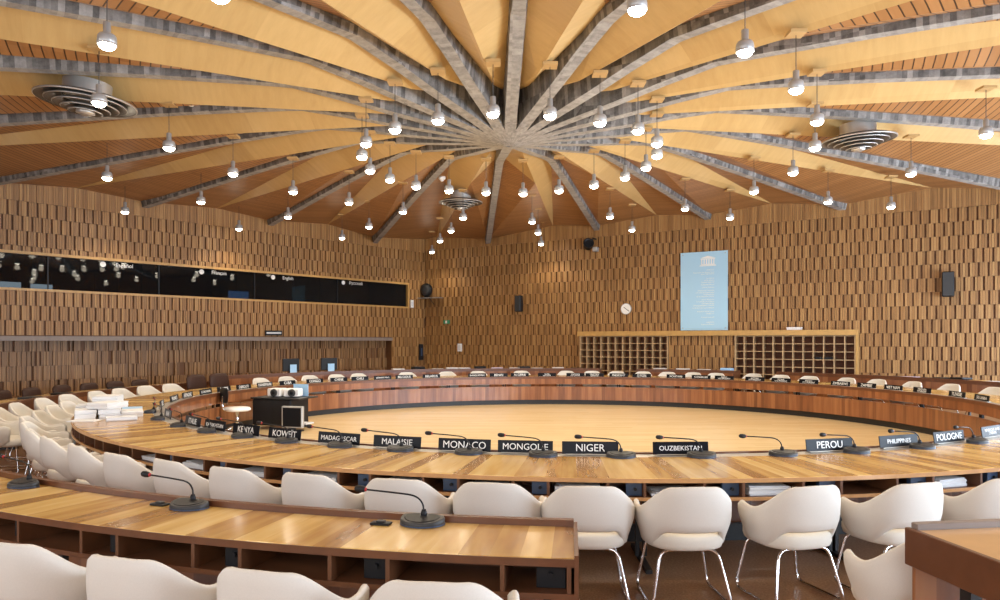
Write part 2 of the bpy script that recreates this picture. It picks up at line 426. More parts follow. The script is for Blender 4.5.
for s, body in ((11.35, 'Español'), (8.6, 'Français'), (6.2, 'English'), (3.4, 'Русский')):
    t = text_obj('window_lettering', body, 0.15, M['letter'], win)
    t.matrix_world = face_matrix(along(C0, ul, s, nl, -0.02, 3.80), -ul)
    mb = MB(); Mx = face_matrix(along(C0, ul, s + 0.55, nl, -0.028, 3.80), -ul)
    mb.lathe([(0.075, 0), (0.075, 0.004)], 16, Mx); mb.build('window_symbol', M['letter'], win)
# booth desk screens seen through the glass
M['screenglow'] = flat('white_screen', (0.7, 0.75, 0.8), 0.4, emit=(0.8, 0.9, 1.0), es=2.2)
M['screendim'] = flat('dim_blue_screen', (0.1, 0.16, 0.25), 0.4, emit=(0.15, 0.4, 0.9), es=.8)
def wall_sl(px):                                         # distance along the left wall from the corner for a pixel column
    m = (px - CX) / F; t = (C0.x - m * C0.y) / (0.847 - m); return t * math.hypot(.847, 1)
for i, (x0, x1, zt) in enumerate(((2, 30, 3.24), (40, 62, 3.22), (105, 116, 3.55), (240, 260, 3.33))):
    t = thing('booth_monitor', ('white lit screen at the near end of the interpreter booths', 'second white lit screen low in the booth window', 'dim screen standing taller in the booth window', 'dim bluish screen deep in the far booth')[i], 'monitor')
    sa, sb = wall_sl(x1), wall_sl(x0)
    mb = MB(); slab(mb, C0, ul, nl, sa, sb, 2.92, zt, -.72, -.68); mb.build('screen', (M['screenglow'], M['screenglow'], M['dgrey'], M['screendim'])[i], t)
    mb = MB(); slab(mb, C0, ul, nl, sa + .4 * (sb - sa), sa + .6 * (sb - sa), 2.10, 2.95, -.76, -.725); mb.build('stand', M['black'], t)
# back wall
mb = MB(); mb.mi = 1; slab(mb, C0, ur, nr, -0.3, RW + .3, 0, ZT, -0.3, 0); mb.mi = 0
boards(mb, C0, ur, nr, 0.05, RW, 0, ZT, 0, plain_above=5.0, zref=1.95)
tag(mb.build('wall_back', [M['boards'], M['backing']]), 'wood slatted back wall with staggered board courses', kind='structure')
# the two unseen walls; the right one is glazed for most of its length
def plainwall(name, A, B, n, label, openings=()):
    mb = MB(); d = (B - A).normalized(); L = (B - A).length
    cur = 0
    for a, b, z0, z1 in openings:
        slab(mb, A, d, n, cur, a, 0, ZT, -.3, 0); slab(mb, A, d, n, a, b, 0, z0, -.3, 0); slab(mb, A, d, n, a, b, z1, ZT, -.3, 0); cur = b
    slab(mb, A, d, n, cur, L, 0, ZT, -.3, 0)
    return tag(mb.build(name, M['wallplain']), label, kind='structure')
OPEN = [(1.2, 5.6, .25, 3.0), (6.0, 10.4, .25, 3.0), (10.8, 15.2, .25, 3.0), (15.6, 19.4, .25, 3.0)]
plainwall('wall_right', K_R, K_N, nrw, 'right wall with tall windows', OPEN)
OPEN2 = [(9.0, 12.6, 1.6, 3.8), (13.4, 17.0, 1.6, 3.8), (17.8, 21.4, 1.6, 3.8), (22.2, 25.4, 1.6, 3.8)]  # unseen windows added as fill for the near chair backs
plainwall('wall_near', K_L, K_N, nnw, 'wood wall behind the camera with windows added as fill light', OPEN2)
kw = 2
for A, B, n_, ops, watt, colr, side in ((K_R, K_N, nrw, OPEN, DAY_W, (0.70, 0.84, 1.0), 'right wall'), (K_L, K_N, nnw, OPEN2, BACK_W, (0.93, 0.96, 1.0), 'wall behind the camera, added as fill light')):
    dr_ = (B - A).normalized()
    for i, (a, b, z0, z1) in enumerate(ops):
        w = thing('window_%d' % kw, 'tall daylight window in the %s, %s along it' % (side, ('first', 'second', 'third', 'fourth')[i]), None); w['kind'] = 'structure'; kw += 1
        mb = MB()
        for q_ in (a, (a + b) / 2 - .03, b - .06): slab(mb, A, dr_, n_, q_, q_ + .06, z0, z1, -.12, -.02)
        slab(mb, A, dr_, n_, a, b, z0, z0 + .06, -.12, -.02); slab(mb, A, dr_, n_, a, b, z1 - .06, z1, -.12, -.02)
        mb.build('window_frame', M['white_plastic'], w)
        ld = bpy.data.lights.new('daylight', 'AREA'); ld.shape = 'RECTANGLE'; ld.size = b - a; ld.size_y = z1 - z0
        ld.energy = watt; ld.color = colr
        lo = bpy.data.objects.new('daylight', ld); COL.objects.link(lo)
        lo.matrix_world = face_matrix(along(A, dr_, (a + b) / 2, n_, -.16, (z0 + z1) / 2), dr_ if dr_.cross(Vector((0, 0, 1))).dot(n_) < 0 else -dr_)
        lo.parent = w

# ------------------------------------------------------------------ ceiling
def lerp_tab(tab, x):
    if x <= tab[0][0]: return tab[0][1]
    for (a, va), (b, vb) in zip(tab, tab[1:]):
        if x <= b: return va + (vb - va) * (x - a) / (b - a)
    (a, va), (b, vb) = tab[-2], tab[-1]
    return va + (vb - va) * (x - a) / (b - a)
BOT = [(0, 3.58), (0.9, 3.76), (2.2, 3.97), (3.0, 4.12), (3.85, 4.25), (4.6, 4.22), (6, 4.15), (8, 4.02), (10, 3.88), (12.5, 3.69)]
TOP = [(0, 4.30), (0.9, 4.36), (3.85, 4.45), (6, 4.32), (9, 4.12), (12.5, 3.86)]
def wall_dist(a):
    d = Vector((math.cos(a * D2R), math.sin(a * D2R), 0)); best = 99
    for o, n in ((C0, nl), (C0, nr), (K_R, nrw), (K_L, nnw)):
        dn = d.dot(n)
        if dn < -1e-6: best = min(best, (o - HUB).dot(n) / dn)
    return best
def hp(r, a, h): return Vector((HX + r * math.cos(a * D2R), HYY + r * math.sin(a * D2R), EYE + h))
ADJ = {73: 1.4, 91: 1.6, 109: 1.0, 127: .6, 145: 1, 55: .5}
RA = [1 + 18 * k for k in range(20)]
RA = [a + ADJ.get(a, 0) for a in RA]
mb = MB()
def tri(mi, *p):
    mb.mi = mi; mb.poly(p)
def wh(a):
    x = math.cos(a * D2R)
    return 4.05 + 0.08 * x
for i, a in enumerate(RA):
    a2 = RA[(i + 1) % 20] + (360 if i == 19 else 0); am = 10 + 18 * i
    r1, r2, rm = wall_dist(a) + .06, wall_dist(a2) + .06, wall_dist(am) + .06
    if 95 < am < 105 : rm = wall_dist(101.3) + .3
    Q1, Q2 = hp(.8, a, 4.34), hp(.8, a2, 4.34)
    N = hp(2.3, am, 4.06)
    P1, P2 = hp(3.85, a, 4.44), hp(3.85, a2, 4.44)
    E1, E2 = hp(r1, a, lerp_tab(TOP, min(r1, 13.5))), hp(r2, a2, lerp_tab(TOP, min(r2, 13.5)))
    W = hp(rm, am, wh(am))
    tri(0, Q1, Q2, N); tri(0, Q1, N, P1); tri(0, Q2, P2, N)
    X = N.lerp(W, (5.3 - 2.3) / (rm - 2.3))
    if am < 91 or am > 271: Pn, En, Pf, Ef = P1, E1, P2, E2
    else: Pn, En, Pf, Ef = P2, E2, P1, E1
    tri(0, N, W, Pn); tri(1, Pn, W, En)                # plywood half with a plank sliver
    tri(0, N, Pf, X); tri(1, X, Ef, W); tri(1, X, Pf, Ef)
    if 95 < am < 105: tri(1, E1, W, hp(rm + .5, am + 1.7, 4.0)); 
tag(mb.build('ceiling', [M['ply'], M['plank']]), 'radial folded ceiling of plywood and planks between concrete ribs', kind='structure')
mb = MB()   # roof deck above the folded lining keeps the outside out
mb.hexa([Vector((p.x, p.y, ZT)) for p in q] + [Vector((p.x, p.y, ZT + .2)) for p in q])
tag(mb.build('ceiling_deck', M['wallplain']), 'roof deck above the folded ceiling', kind='structure')
for i, a in enumerate(RA):
    rw = wall_dist(a) + .05; mb = MB(); rings = []
    d = Vector((math.cos(a * D2R), math.sin(a * D2R), 0)); t = Vector((-d.y, d.x, 0))
    rs = [0.05, .5, .9, 1.5, 2.2, 3.0, 3.6, 3.85, 4.1, 4.6, 5.2, 6, 7, 8, 9, 10, 11, 12]
    rs = [r for r in rs if r < rw - .3] + [rw]
    for r in rs:
        zb, zt = EYE + lerp_tab(BOT, r), EYE + lerp_tab(TOP, r) + .07
        w0 = .088 if r > 4 else .10; w1 = w0 + .05; c = HUB + d * r
        rings.append([c - t * w0 + Vector((0, 0, zb)), c + t * w0 + Vector((0, 0, zb)), c + t * w1 + Vector((0, 0, zt)), c - t * w1 + Vector((0, 0, zt))])
    mb.loft(rings)
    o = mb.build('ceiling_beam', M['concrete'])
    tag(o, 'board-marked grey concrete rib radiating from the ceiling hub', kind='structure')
mb = MB(); mb.lathe([(0.06, 3.60 + EYE), (0.74, 3.75 + EYE), (0.76, 4.4 + EYE)], 40, Matrix.Translation(HUB))
tag(mb.build('ceiling_hub', M['concrete']), 'round concrete hub where all the ceiling ribs meet', kind='structure')

# ------------------------------------------------------------------ pendant lamps
LZ = EYE + 3.30
LAMP_W, GLOW_W = 58, 4.0
def make_lamp():
    t = thing('pendant_lamp', 'x', 'pendant lamp')
    m1 = MB(); m1.lathe([(0.006, 0.25), (0.006, 0.72)], 8); m1.build('cord', M['cord'], t)
    m1 = MB(); m1.box(-.12, .12, -.12, .12, .725, .765); m1.build('mount_plate', M['mount'], t)
    m1 = MB(); m1.lathe([(0.022, .26), (0.045, .25), (0.045, .12), (.05, .115)], 16); m1.build('socket', M['lampgrey'], t)
    m1 = MB(); m1.lathe([(.05, .125), (.088, .118), (.106, .095), (.112, .06), (.114, -.005), (.106, -.005), (.10, .05), (.09, .10), (.05, .11)], 24); m1.build('shade', M['lampgrey'], t)
    m1 = MB(); m1.lathe([(.05, .06), (.080, .03), (.096, -.004), (.088, -.03), (.055, -.05), (.01, -.058)], 24); m1.build('bulb', M['bulb'], t)
    return t
lamp_px = [(107,45),(99,103),(169,148),(107,178),(233,174),(201,202),(125,212),(239,229),(288,217),(293,192),(349,203),(342,238),(369,227),(366,144),(362,157),(370,171),(390,180),(395,130),(416,187),(403,212),(438,121),(449,191),(440,241),(432,252),(451,231),(463,218),(493,114),(486,193),(523,194),(532,222),(538,233),(541,244),(550,116),(600,123),(594,186),(610,217),(559,191),(632,230),(638,131),(657,144),(657,156),(646,168),(625,178),(637,10),(745,52),(796,90),(817,122),(815,148),(793,173),(754,192),(685,209),(730,218),(828,202),(891,207),(911,174),(986,135)]
lamps = []
for x, y in lamp_px:
    Y = F * (3.30 - 0.0) / (HY - y); X = (x - CX) / F * Y
    r = math.hypot(X - HX, Y - HYY); a = math.degrees(math.atan2(Y - HYY, X - HX)) % 360
    am = 10 + 18 * round((a - 10) / 18)
    ring = 0 if r < 4 else 1 if r < 7.3 else 2 if r < 9.6 else 3 if r < 12.5 else 4
    lamps.append([ring, x, am % 360, max(r, 2.62), a])
extra = [(1, 245.7, 6.95)] + [(2, am, 8.4) for am in (208, 226, 244, 262, 280, 298, 316, 334)] + [(3, am, 11) for am in (172, 226, 334, 352)]
ORD = 'first second third fourth fifth sixth seventh eighth ninth tenth eleventh twelfth'.split()
RINGN = ['innermost ring', 'second ring', 'third ring', 'fourth ring', 'outermost ring']
proto = make_lamp(); used = False
def put_lamp(r, am, label, adj=0):
    global used
    p = hp(r, am + adj, 3.30)
    if used: o = dup(proto, p, 0, label)
    else: o = proto; o.location = p; o['label'] = label; used = True
    o.scale = (.9, .9, 1)
    o['group'] = 'pendant lamps under the ribbed ceiling'
    ld = bpy.data.lights.get('lamp_light')
    if ld is None:
        ld = bpy.data.lights.new('lamp_light', 'SPOT'); ld.energy = LAMP_W; ld.color = (1.0, 0.87, 0.68); ld.shadow_soft_size = 0.09
        ld.spot_size = 150 * D2R; ld.spot_blend = .45
        lg = bpy.data.lights.new('lamp_glow', 'POINT'); lg.energy = GLOW_W; lg.color = (1.0, 0.87, 0.68); lg.shadow_soft_size = 0.10
    if o is proto:
        for nm in ('lamp_light', 'lamp_glow'):
            lo = bpy.data.objects.new(nm, bpy.data.lights[nm]); COL.objects.link(lo); lo.parent = o; lo.location = (0, 0, -.17)
    return o
by = {}
for l in lamps: by.setdefault((l[0], 'far' if 0 <= l[2] <= 180 else 'near'), []).append(l)
for (ring, arc), L in by.items():
    L.sort(key=lambda l: l[1])
    for k, l in enumerate(L):
        put_lamp(l[3], l[2], 'glowing pendant lamp, %s from the left on the %s arc of the %s' % (ORD[k], arc, RINGN[ring]) if ring < 4 else 'glowing pendant lamp nearest the far corner, alone on the outermost ring', (l[4] - l[2] + 180) % 360 - 180)
for k, (ring, am, r) in enumerate(extra):
    if r < wall_dist(am) - .4:
        put_lamp(r, am, 'glowing pendant lamp cut by the top edge of the picture, above the large diffuser' if k == 0 else 'glowing pendant lamp around the camera and outside the picture, %s in turn' % ORD[k - 1])

# ------------------------------------------------------------------ ceiling diffusers
def diffuser(loc, rad, tilt, label):
    t = thing('ceiling_diffuser', label, 'air vent', loc, 0, 'round ceiling diffusers'); t.rotation_euler = tilt
    m1 = MB(); m1.lathe([(.48 * rad, .30), (.48 * rad, .04)], 40, cap=False); m1.build('neck', M['ventrim'], t)
    m1 = MB(); m1.lathe([(.46 * rad, .10), (.80 * rad, .055), (1.0 * rad, .0), (1.0 * rad, -.02), (.985 * rad, -.02), (.78 * rad, .03), (.45 * rad, .07)], 48, cap=False); m1.build('rim', M['ventdark'], t)
    m1 = MB(); m1.lathe([(.985 * rad, -.024), (1.005 * rad, -.02), (1.005 * rad, .004), (.985 * rad, .0)], 48, cap=False); m1.build('rim_edge', M['ventrim'], t)
    for k, f in enumerate((.80, .64, .48, .33)):
        z = -.03 - .045 * k
        m1 = MB(); m1.lathe([((f - .2) * rad, z + .075), (f * rad, z), (f * rad, z - .012), ((f - .02) * rad, z - .012), ((f - .2) * rad, z + .06)], 48, cap=False)
        c = m1.build('louver', M['ventdark'], t)
        m1 = MB(); m1.lathe([(f * rad - .004, z - .016), (f * rad + .006, z - .014), (f * rad + .006, z + .002), (f * rad - .004, z)], 48, cap=False); m1.build('louver_edge', M['ventrim'], c)
    m1 = MB(); m1.lathe([(.18 * rad, -.14), (.19 * rad, -.19), (.10 * rad, -.22), (.01, -.225)], 32); m1.build('centre_cap', M['ventrim'], t)
diffuser(hp(7.05, 193.5, 3.86), .74, (0, .08, 0), 'large round ceiling diffuser above the left wall beside a lamp')
diffuser(hp(6.75, 4.8, 3.86), .67, (.03, -.05, 0), 'round ceiling diffuser between ribs on the right of the ceiling')
diffuser(hp(6.9, 100.6, 3.86), .61, (0.02, 0, 0), 'small looking round ceiling diffuser toward the far corner')
for px, py, H_, lab in ((191, 103, 4.22, 'small white smoke detector on the ceiling near the large diffuser'), (442, 179, 4.2, 'small white smoke detector on the ceiling above the far corner diffuser')):
    Y = F * H_ / (HY - py); t = thing('smoke_detector', lab, 'smoke detector', ((px - CX) / F * Y, Y, EYE + H_))
    m1 = MB(); m1.lathe([(.09, .06), (.09, 0), (.06, -.02)], 20); m1.build('base', M['white_plastic'], t); m1 = MB(); m1.lathe([(.05, -.02), (.045, -.05), (.02, -.06)], 16); m1.build('sensor', M['white_plastic'], t)

# ------------------------------------------------------------------ nameplate positions (pixel columns, words)
NEAR = [(154, 161, 'IRAQ'), (167, 172, 'IRAN'), (185, 204, 'ITALIE'), (205, 228, 'KAZAKHSTAN'), (233, 262, 'KENYA'), (269, 303, 'KOWEÏT'), (320, 360, 'MADAGASCAR'), (375, 421, 'MALAISIE'), (439, 491, 'MONACO'), (498, 553, 'MONGOLIE'), (561, 619, 'NIGER'), (650, 710, 'OUZBEKISTAN'), (800, 856, 'PEROU'), (873, 921, 'PHILIPPINES'), (926, 968, 'POLOGNE'), (972, 1008, 'REPUBLIQUE ARABE\nSYRIENNE')]
FAR = [(160, 170, 'GRECE'), (172, 182, 'FRANCE'), (183, 197, 'ESPAGNE'), (199, 217, 'EL SALVADOR'), (219, 233, 'EGYPTE'), (237, 254, 'DJIBOUTI'), (258, 275, 'DANEMARK'), (281, 297, 'CUBA'), (307, 325, 'CONGO'), (331, 349, 'CHINE'), (352, 370, 'CHILI'), (375, 392, 'BURKINA FASO'), (396, 414, 'BELGIQUE'), (423, 441, 'BELARUS'), (468, 487, 'BANGLADESH'), (490, 508, 'BENIN'), (511, 529, 'ALGERIE'), (538, 556, 'ARABIE\nSAOUDITE'), (567, 584, 'ASSISTANTE\nDU CONSEIL'), (585, 604, 'DIRECTRICE\nGENERALE'), (609, 628, 'PRESIDENT'), (632, 651, 'SECRETAIRE\nDU CONSEIL'), (665, 686, 'SECRETAIRE'), (690, 711, 'CONSEILLER'), (714, 733, 'MAROC\nVICE-PRESIDENT'), (744, 764, 'LETTONIE\nVICE-PRESIDENT'), (770, 790, 'ESTONIE\nVICE-PRESIDENT'), (797, 818, 'ANGOLA\nVICE-PRESIDENT'), (828, 850, 'ZIMBABWE'), (855, 875, 'ZAMBIE'), (880, 903, 'VIET NAM'), (908, 932, 'VENEZUELA\nREPUBLIQUE'), (944, 965, 'TUNISIE'), (969, 989, 'SRI LANKA'), (995, 1015, 'SUEDE')]
def make_plate(a, words, w, face_out):
    z = .752; r = RI + .115
    t = thing('nameplate', 'x', 'nameplate', P(r, a, z), 0, 'country nameplates on the ring table')
    # local: +x along the plate, +y toward the ring centre when the words face the seats
    t.rotation_euler = (0, 0, a * D2R + PI / 2 if face_out else a * D2R - PI / 2)
    h = .115 if face_out else .105; tl = 8 * D2R
    R = Matrix.Rotation(-tl, 4, 'X')
    m1 = MB(); m1.bevbox(-w / 2, w / 2, 0, .008, .006, h, .0015, R); m1.build('panel', M['plate'], t)
    m1 = MB(); m1.bevbox(-w / 2 + .03, w / 2 - .03, -.012, .05, 0, .008, .002); m1.build('foot', M['steel'], t)
    n = words.count('\n') + 1; longest = max(len(s) for s in words.split('\n'))
    size = min(.085 / n * 1.05, w * .80 / (longest * .62))
    tx = text_obj('lettering', words, size, M['letter'], t, line=.85)
    tx.location = R @ Vector((0, -.0012, h * .5)); tx.rotation_euler = (PI / 2 - tl, 0, 0)
    return t
seats = []                                              # (angle, words) round the ring, for labels
for x0, x1, wd in NEAR:
    xc = (x0 + x1) / 2; a = ang(xc, RI + .085, 'near')
    seats.append((a, wd))
    t = make_plate(a, wd, .49 if x0 > 300 else .46, True)
    t['label'] = 'nameplate reading %s on the near side of the ring table' % wd.replace('\n', ' ')
for x0, x1, wd in FAR:
    xc = (x0 + x1) / 2; a = ang(xc, RI + .085, 'far')
    seats.append((a, wd))
    t = make_plate(a, wd, .50, False)
    t['label'] = 'nameplate reading %s on the far side of the ring table' % wd.replace('\n', ' ')

# ------------------------------------------------------------------ main ring table
tab = thing('ring_table', 'large round ring of veneered conference tables open in the middle', 'table')
m1 = MB(); m1.ringprism([(RI + .21, .72), (RO, .72), (RO, .745), (RO - .005, .75), (RI + .21, .75)], 0, 360); m1.build('tabletop', M['top'], tab)
m1 = MB(); m1.ringprism([(RO + .001, .716), (RO + .006, .716), (RO + .006, .747), (RO + .001, .747)], 0, 360); m1.build('edge_band', M['lightedge'], tab)
m1 = MB(); m1.ringprism(rectprof(RI + .04, RI + .205, .72, .748), 0, 360); m1.build('cable_channel', M['steel'], tab)
m1 = MB(); m1.ringprism([(RI, .70), (RI + .038, .70), (RI + .038, .762), (RI + .004, .762), (RI, .758)], 0, 360); m1.build('inner_rail', M['edge'], tab)
m1 = MB(); m1.ringprism(rectprof(RI + .002, RI + .03, .555, .70), 0, 360); m1.build('upper_fascia', M['fascia'], tab)
m1 = MB(); m1.ringprism(rectprof(RI + .03, RI + .055, .125, .49), 0, 360); m1.build('lower_panel', M['fascia'], tab)
m1 = MB(); m1.ringprism(rectprof(RI + .09, RI + .12, 0, .15), 0, 360); m1.build('under_panel_shade', M['blackmetal'], tab)  # black strip standing in for the shade below the open panel
A0, A1 = -215, -15
m1 = MB(); m1.ringprism(rectprof(RO - .42, RO - .01, .59, .605), A0, A1); m1.build('shelf', M['shelfwood'], tab)
m1 = MB(); m1.ringprism(rectprof(RO - .44, RO - .42, .59, .72), A0, A1); m1.build('shelf_back', M['edge'], tab)
m1 = MB(); m1.ringprism(rectprof(RO - .008, RO + .003, .585, .61), A0, A1); m1.build('shelf_lip', M['lightedge'], tab)
div_px = [458, 513, 548, 608, 645, 705, 744, 804, 842, 898, 934, 982]
DIV = [ang(x, RO, 'near') for x in div_px]
mods = [(DIV[i], DIV[i + 1]) for i in range(1, len(DIV) - 1)]
wide = [(DIV[i], DIV[i + 1]) for i in (2, 4, 6, 8, 10)]; narrow = [(DIV[i], DIV[i + 1]) for i in (1, 3, 5, 7, 9)]
wide = [(DIV[0], DIV[1])] + wide
a = DIV[0]
k = 0
while a > A0 + 6:
    narrow.append((a - 2.05, a)); DIV.append(a - 2.05)
    wide.append((a - 5.3, a - 2.05)); DIV.append(a - 5.3); a -= 5.3
a = 1
b_ = max(wide[5][1], DIV[11]); DIV.append(b_ + 2.0); narrow.append((b_, b_ + 2.0))
def blk(r0, r1, a0, a1, z0, z1): return MB().ringprism(rectprof(r0, r1, z0, z1), a0, a1, 1.0)
for d in DIV: blk(RO - .42, RO - .004, d - .07, d + .07, .605, .72).build('divider', M['shelfwood'], tab)
for d0, d1 in narrow:
    mid = d0 + (d1 - d0) * .52
    c = blk(RO - .10, RO - .06, mid, d1 - .1, .61, .716).build('socket_panel', M['bluegrey'], tab)
    m1 = MB(); pz = P(RO - .058, (mid + d1) / 2, .66)
    m1.lathe([(.012, 0), (.012, .02)], 12, Matrix.Translation(pz) @ Matrix.Rotation((mid + d1) / 2 * D2R, 4, 'Z') @ Matrix.Rotation(PI / 2, 4, 'Y')); m1.build('jack', M['black'], c)
la = ang(641, 7.25, 'near'); lb = ang(833, 7.25, 'near'); ls = (lb - la) / (2 if lb - la > 15 else 1)
for i in range(int(358 / ls)):
    a = la + (i - 8) * ls
    t_ = Matrix.Translation(P(7.25, a)) @ Matrix.Rotation(a * D2R, 4, 'Z')
    m1 = MB()
    m1.box(-.36, .36, -.025, .025, 0, .03, t_); m1.box(-.03, .01, -.045, -.015, .03, .59, t_); m1.box(-.03, .01, .015, .045, .03, .59, t_); m1.box(-.3, .25, -.025, .025, .56, .59, t_)
    m1.build('leg', M['blackmetal'], tab)

# ------------------------------------------------------------------ second ring of desks
def desk(name, a0, a1, label, detail, dz=0.0):
    t = thing(name, label, 'desk', group='curved outer desks')
    MB().ringprism([(SI + .05, .715 + dz), (SO, .715 + dz), (SO, .748 + dz), (SO - .004, .75 + dz), (SI + .05, .75 + dz)], a0, a1).build('desktop', M['top'], t)
    MB().ringprism([(SI, .70 + dz), (SI + .048, .70 + dz), (SI + .048, .785 + dz), (SI + .005, .785 + dz), (SI, .78 + dz)], a0, a1).build('front_rail', M['edge'], t)
    MB().ringprism(rectprof(SI + .005, SI + .03, .22, .70 + dz), a0, a1).build('front_panel', M['fascia'], t)
    MB().ringprism(rectprof(SO - .38, SO - .006, .565 + dz, .58 + dz), a0, a1).build('shelf', M['shelfwood'], t)
    MB().ringprism(rectprof(SO - .40, SO - .38, .565 + dz, .715 + dz), a0, a1).build('shelf_back', M['edge'], t)
    MB().ringprism(rectprof(SO - .006, SO + .004, .56 + dz, .586 + dz), a0, a1).build('shelf_lip', M['edge'], t)
    MB().ringprism(rectprof(SO + .0005, SO + .006, .71 + dz, .747 + dz), a0, a1).build('edge_band', M['edge'], t)
    for e, s in ((a0, 1), (a1, -1)):
        MB().ringprism(rectprof(SI + .0, SO + .008, .555 + dz, .765 + dz), e - s * .12, e, 1).build('end_panel', M['edge'], t)
    if detail:
        for d, wd in detail:
            blk(SO - .38, SO - .005, d - .06, d + .06, .58, .715).build('divider', M['shelfwood'], t)
            if wd:
                c = blk(SO - .12, SO - .08, d - wd * .5, d - .1, .585, .71).build('socket_panel', M['black'], t)
                pz = P(SO - .078, d - wd * .28, .65)
                m1 = MB(); m1.lathe([(.012, 0), (.012, .02)], 12, Matrix.Translation(pz) @ Matrix.Rotation(d * D2R, 4, 'Z') @ Matrix.Rotation(PI / 2, 4, 'Y')); m1.build('jack', M['black'], c)
    n = max(2, int((a1 - a0) / 9))
    for i in range(n + 1):
        a = a0 + .8 + (a1 - a0 - 1.6) * i / n
        t_ = Matrix.Translation(P((SI + SO) / 2, a)) @ Matrix.Rotation(a * D2R, 4, 'Z')
        m1 = MB(); m1.box(-.24, .24, -.025, .025, 0, .03, t_); m1.box(-.02, .02, -.02, .02, .03, .565 + dz, t_); m1.build('leg', M['blackmetal'], t)
    return t
aL = ang(574, (SI + SO) / 2, 'near'); aR = ang(950, (SI + SO) / 2, 'near')
f600, f637, f733, f777 = (ang(x, SI, 'far') for x in (600, 637, 733, 777))
det = []
dpx = [569, 502, 387, 329, 239, 192, 116, 80, 17]
for i, x in enumerate(dpx):
    a = ang(x, SO, 'near'); nx = ang(dpx[i + 1], SO, 'near') if i + 1 < len(dpx) else a - 1.8
    det.append((a, (a - nx) if i % 2 == 0 else 0))
a = det[-1][0]
for i in range(4): det += [(a - 3.0, 0) if i % 2 == 0 else (a - 1.8, 0)]; a = det[-1][0]
f226 = ang(226, SI, 'far')
desk('curved_desk', f226 - 360, aL, 'long curved outer desk sweeping from the foreground round along the booth window wall', det)
desk('curved_desk', f600, f226 - .15, 'curved outer desk before the far corner carrying the two monitors', None, .11)
desk('curved_desk', f733, f637, 'short curved outer desk in front of the pigeonholes', None, .11)
t = thing('aisle_desk', 'taller dark wood desk with a pale top standing across the aisle gap', 'desk', (1.858, 3.27, 0), math.atan2(.136, .99))
# local: +x along the desk, -y towards the seats
DZ = .89
m1 = MB(); m1.bevbox(.028, 2.0, -.56, -.035, DZ - .03, DZ, .004); m1.build('desktop', M['top2'], t)
m1 = MB(); m1.bevbox(.03, 2.0, -.033, .01, DZ - .05, DZ + .028, .004); m1.build('front_rail', M['ledge'], t)  # grey colour stands in for the reflection along the rail
m1 = MB(); m1.bevbox(0, .026, -.57, .012, DZ - .165, DZ + .004, .003); m1.build('end_panel', M['edge'], t)
m1 = MB(); m1.bevbox(.028, 2.0, -.50, -.02, DZ - .165, DZ - .145, .003); m1.build('shelf', M['shelfwood'], t)
m1 = MB(); m1.bevbox(.028, 2.0, -.02, .0, DZ - .40, DZ - .05, .003); m1.build('front_panel', M['fascia'], t)
m1 = MB(); m1.bevbox(.030, 2.0, -.566, -.560, DZ - .03, DZ - .002, .001); m1.build('edge_band', M['lightedge'], t)
for x in (.34, .92, 1.25): m1 = MB(); m1.box(x, x + .02, -.49, -.03, DZ - .145, DZ - .03); m1.build('divider', M['shelfwood'], t)
for x in (.04, 1.9):
    m1 = MB(); m1.box(x, x + .05, -.33, -.27, .03, DZ - .165); m1.box(x, x + .05, -.46, -.04, 0, .03); m1.build('leg', M['blackmetal'], t)
o = MB().bevbox(-.12, .12, -.15, .15, 0, .03, .002).build('paper_stack', M['pinkpaper'], None, t.matrix_basis @ Vector((.2, -.33, DZ - .1445)), .2)
tag(o, 'lilac booklets in the shelf of the taller aisle desk', 'papers')
desk('curved_desk', -70.0, f777, 'curved outer desk running from the pigeonholes round behind the Sri Lanka nameplate', None, .11)

# ------------------------------------------------------------------ chairs
def smooth(x): x = max(0, min(1, x)); return x * x * (3 - 2 * x)
def shell_mesh():
    m1 = MB(); m1.smooth = True
    rings = []
    TH = 118; n = 44
    for i in range(n + 1):
        th = -TH + 2 * TH * i / n; at = abs(th)
        top = .81 - .006 * smooth(at / 25) - .165 * smooth((at - 24) / 62) + .022 * smooth((at - 88) / 26)
        bot = .50 - .115 * smooth((at - 30) / 40)
        e = smooth((at - 100) / 18); top -= .035 * e * e; bot += .05 * e
        sx = math.copysign(abs(math.sin(th * D2R)) ** .85, th); cy = math.copysign(abs(math.cos(th * D2R)) ** .85, math.cos(th * D2R))
        def pt(z, off):
            k = .84 + .16 * smooth((z - .37) / .22) - .05 * smooth((z - .66) / .16)
            lean = .03 * smooth((z - .5) / .3) * max(0, cy)
            return (sx * (.319 * k - off), -cy * (.295 * k + lean - off) + .0, z)
        h = top - bot; th_ = .034; loop = []
        for j in range(7): loop.append(pt(bot + .012 + (h - .024) * j / 6, 0))
        loop.append(pt(top - .002, .008)); loop.append(pt(top, th_ * .5)); loop.append(pt(top - .002, th_ - .008))
        for j in range(6, -1, -1): loop.append(pt(bot + .012 + (h - .024) * j / 6, th_))
        loop.append(pt(bot, th_ * .5))
        rings.append(loop)
    m1.loft(rings); return m1
def seat_mesh():
    m1 = MB(); m1.smooth = True; rings = []
    for s, z in ((.55, .372), (.88, .375), (.97, .385), (1.0, .41), (1.0, .44), (.97, .462), (.90, .474), (.6, .482), (.2, .486)):
        rings.append([(math.copysign(abs(math.cos(t)) ** .75, math.cos(t)) * .262 * s, math.copysign(abs(math.sin(t)) ** .75, math.sin(t)) * .265 * s + .015, z) for t in (2 * PI * j / 32 for j in range(32))])
    m1.loft(rings); return m1
def leg_mesh(s):
    m1 = MB()
    m1.tube(bez([(s * .06, .17, .365), (s * .19, .19, .365), (s * .255, .235, .012), (s * .265, -.235, .012), (s * .19, -.16, .365), (s * .06, -.15, .365)]), .0105, 8)
    return m1
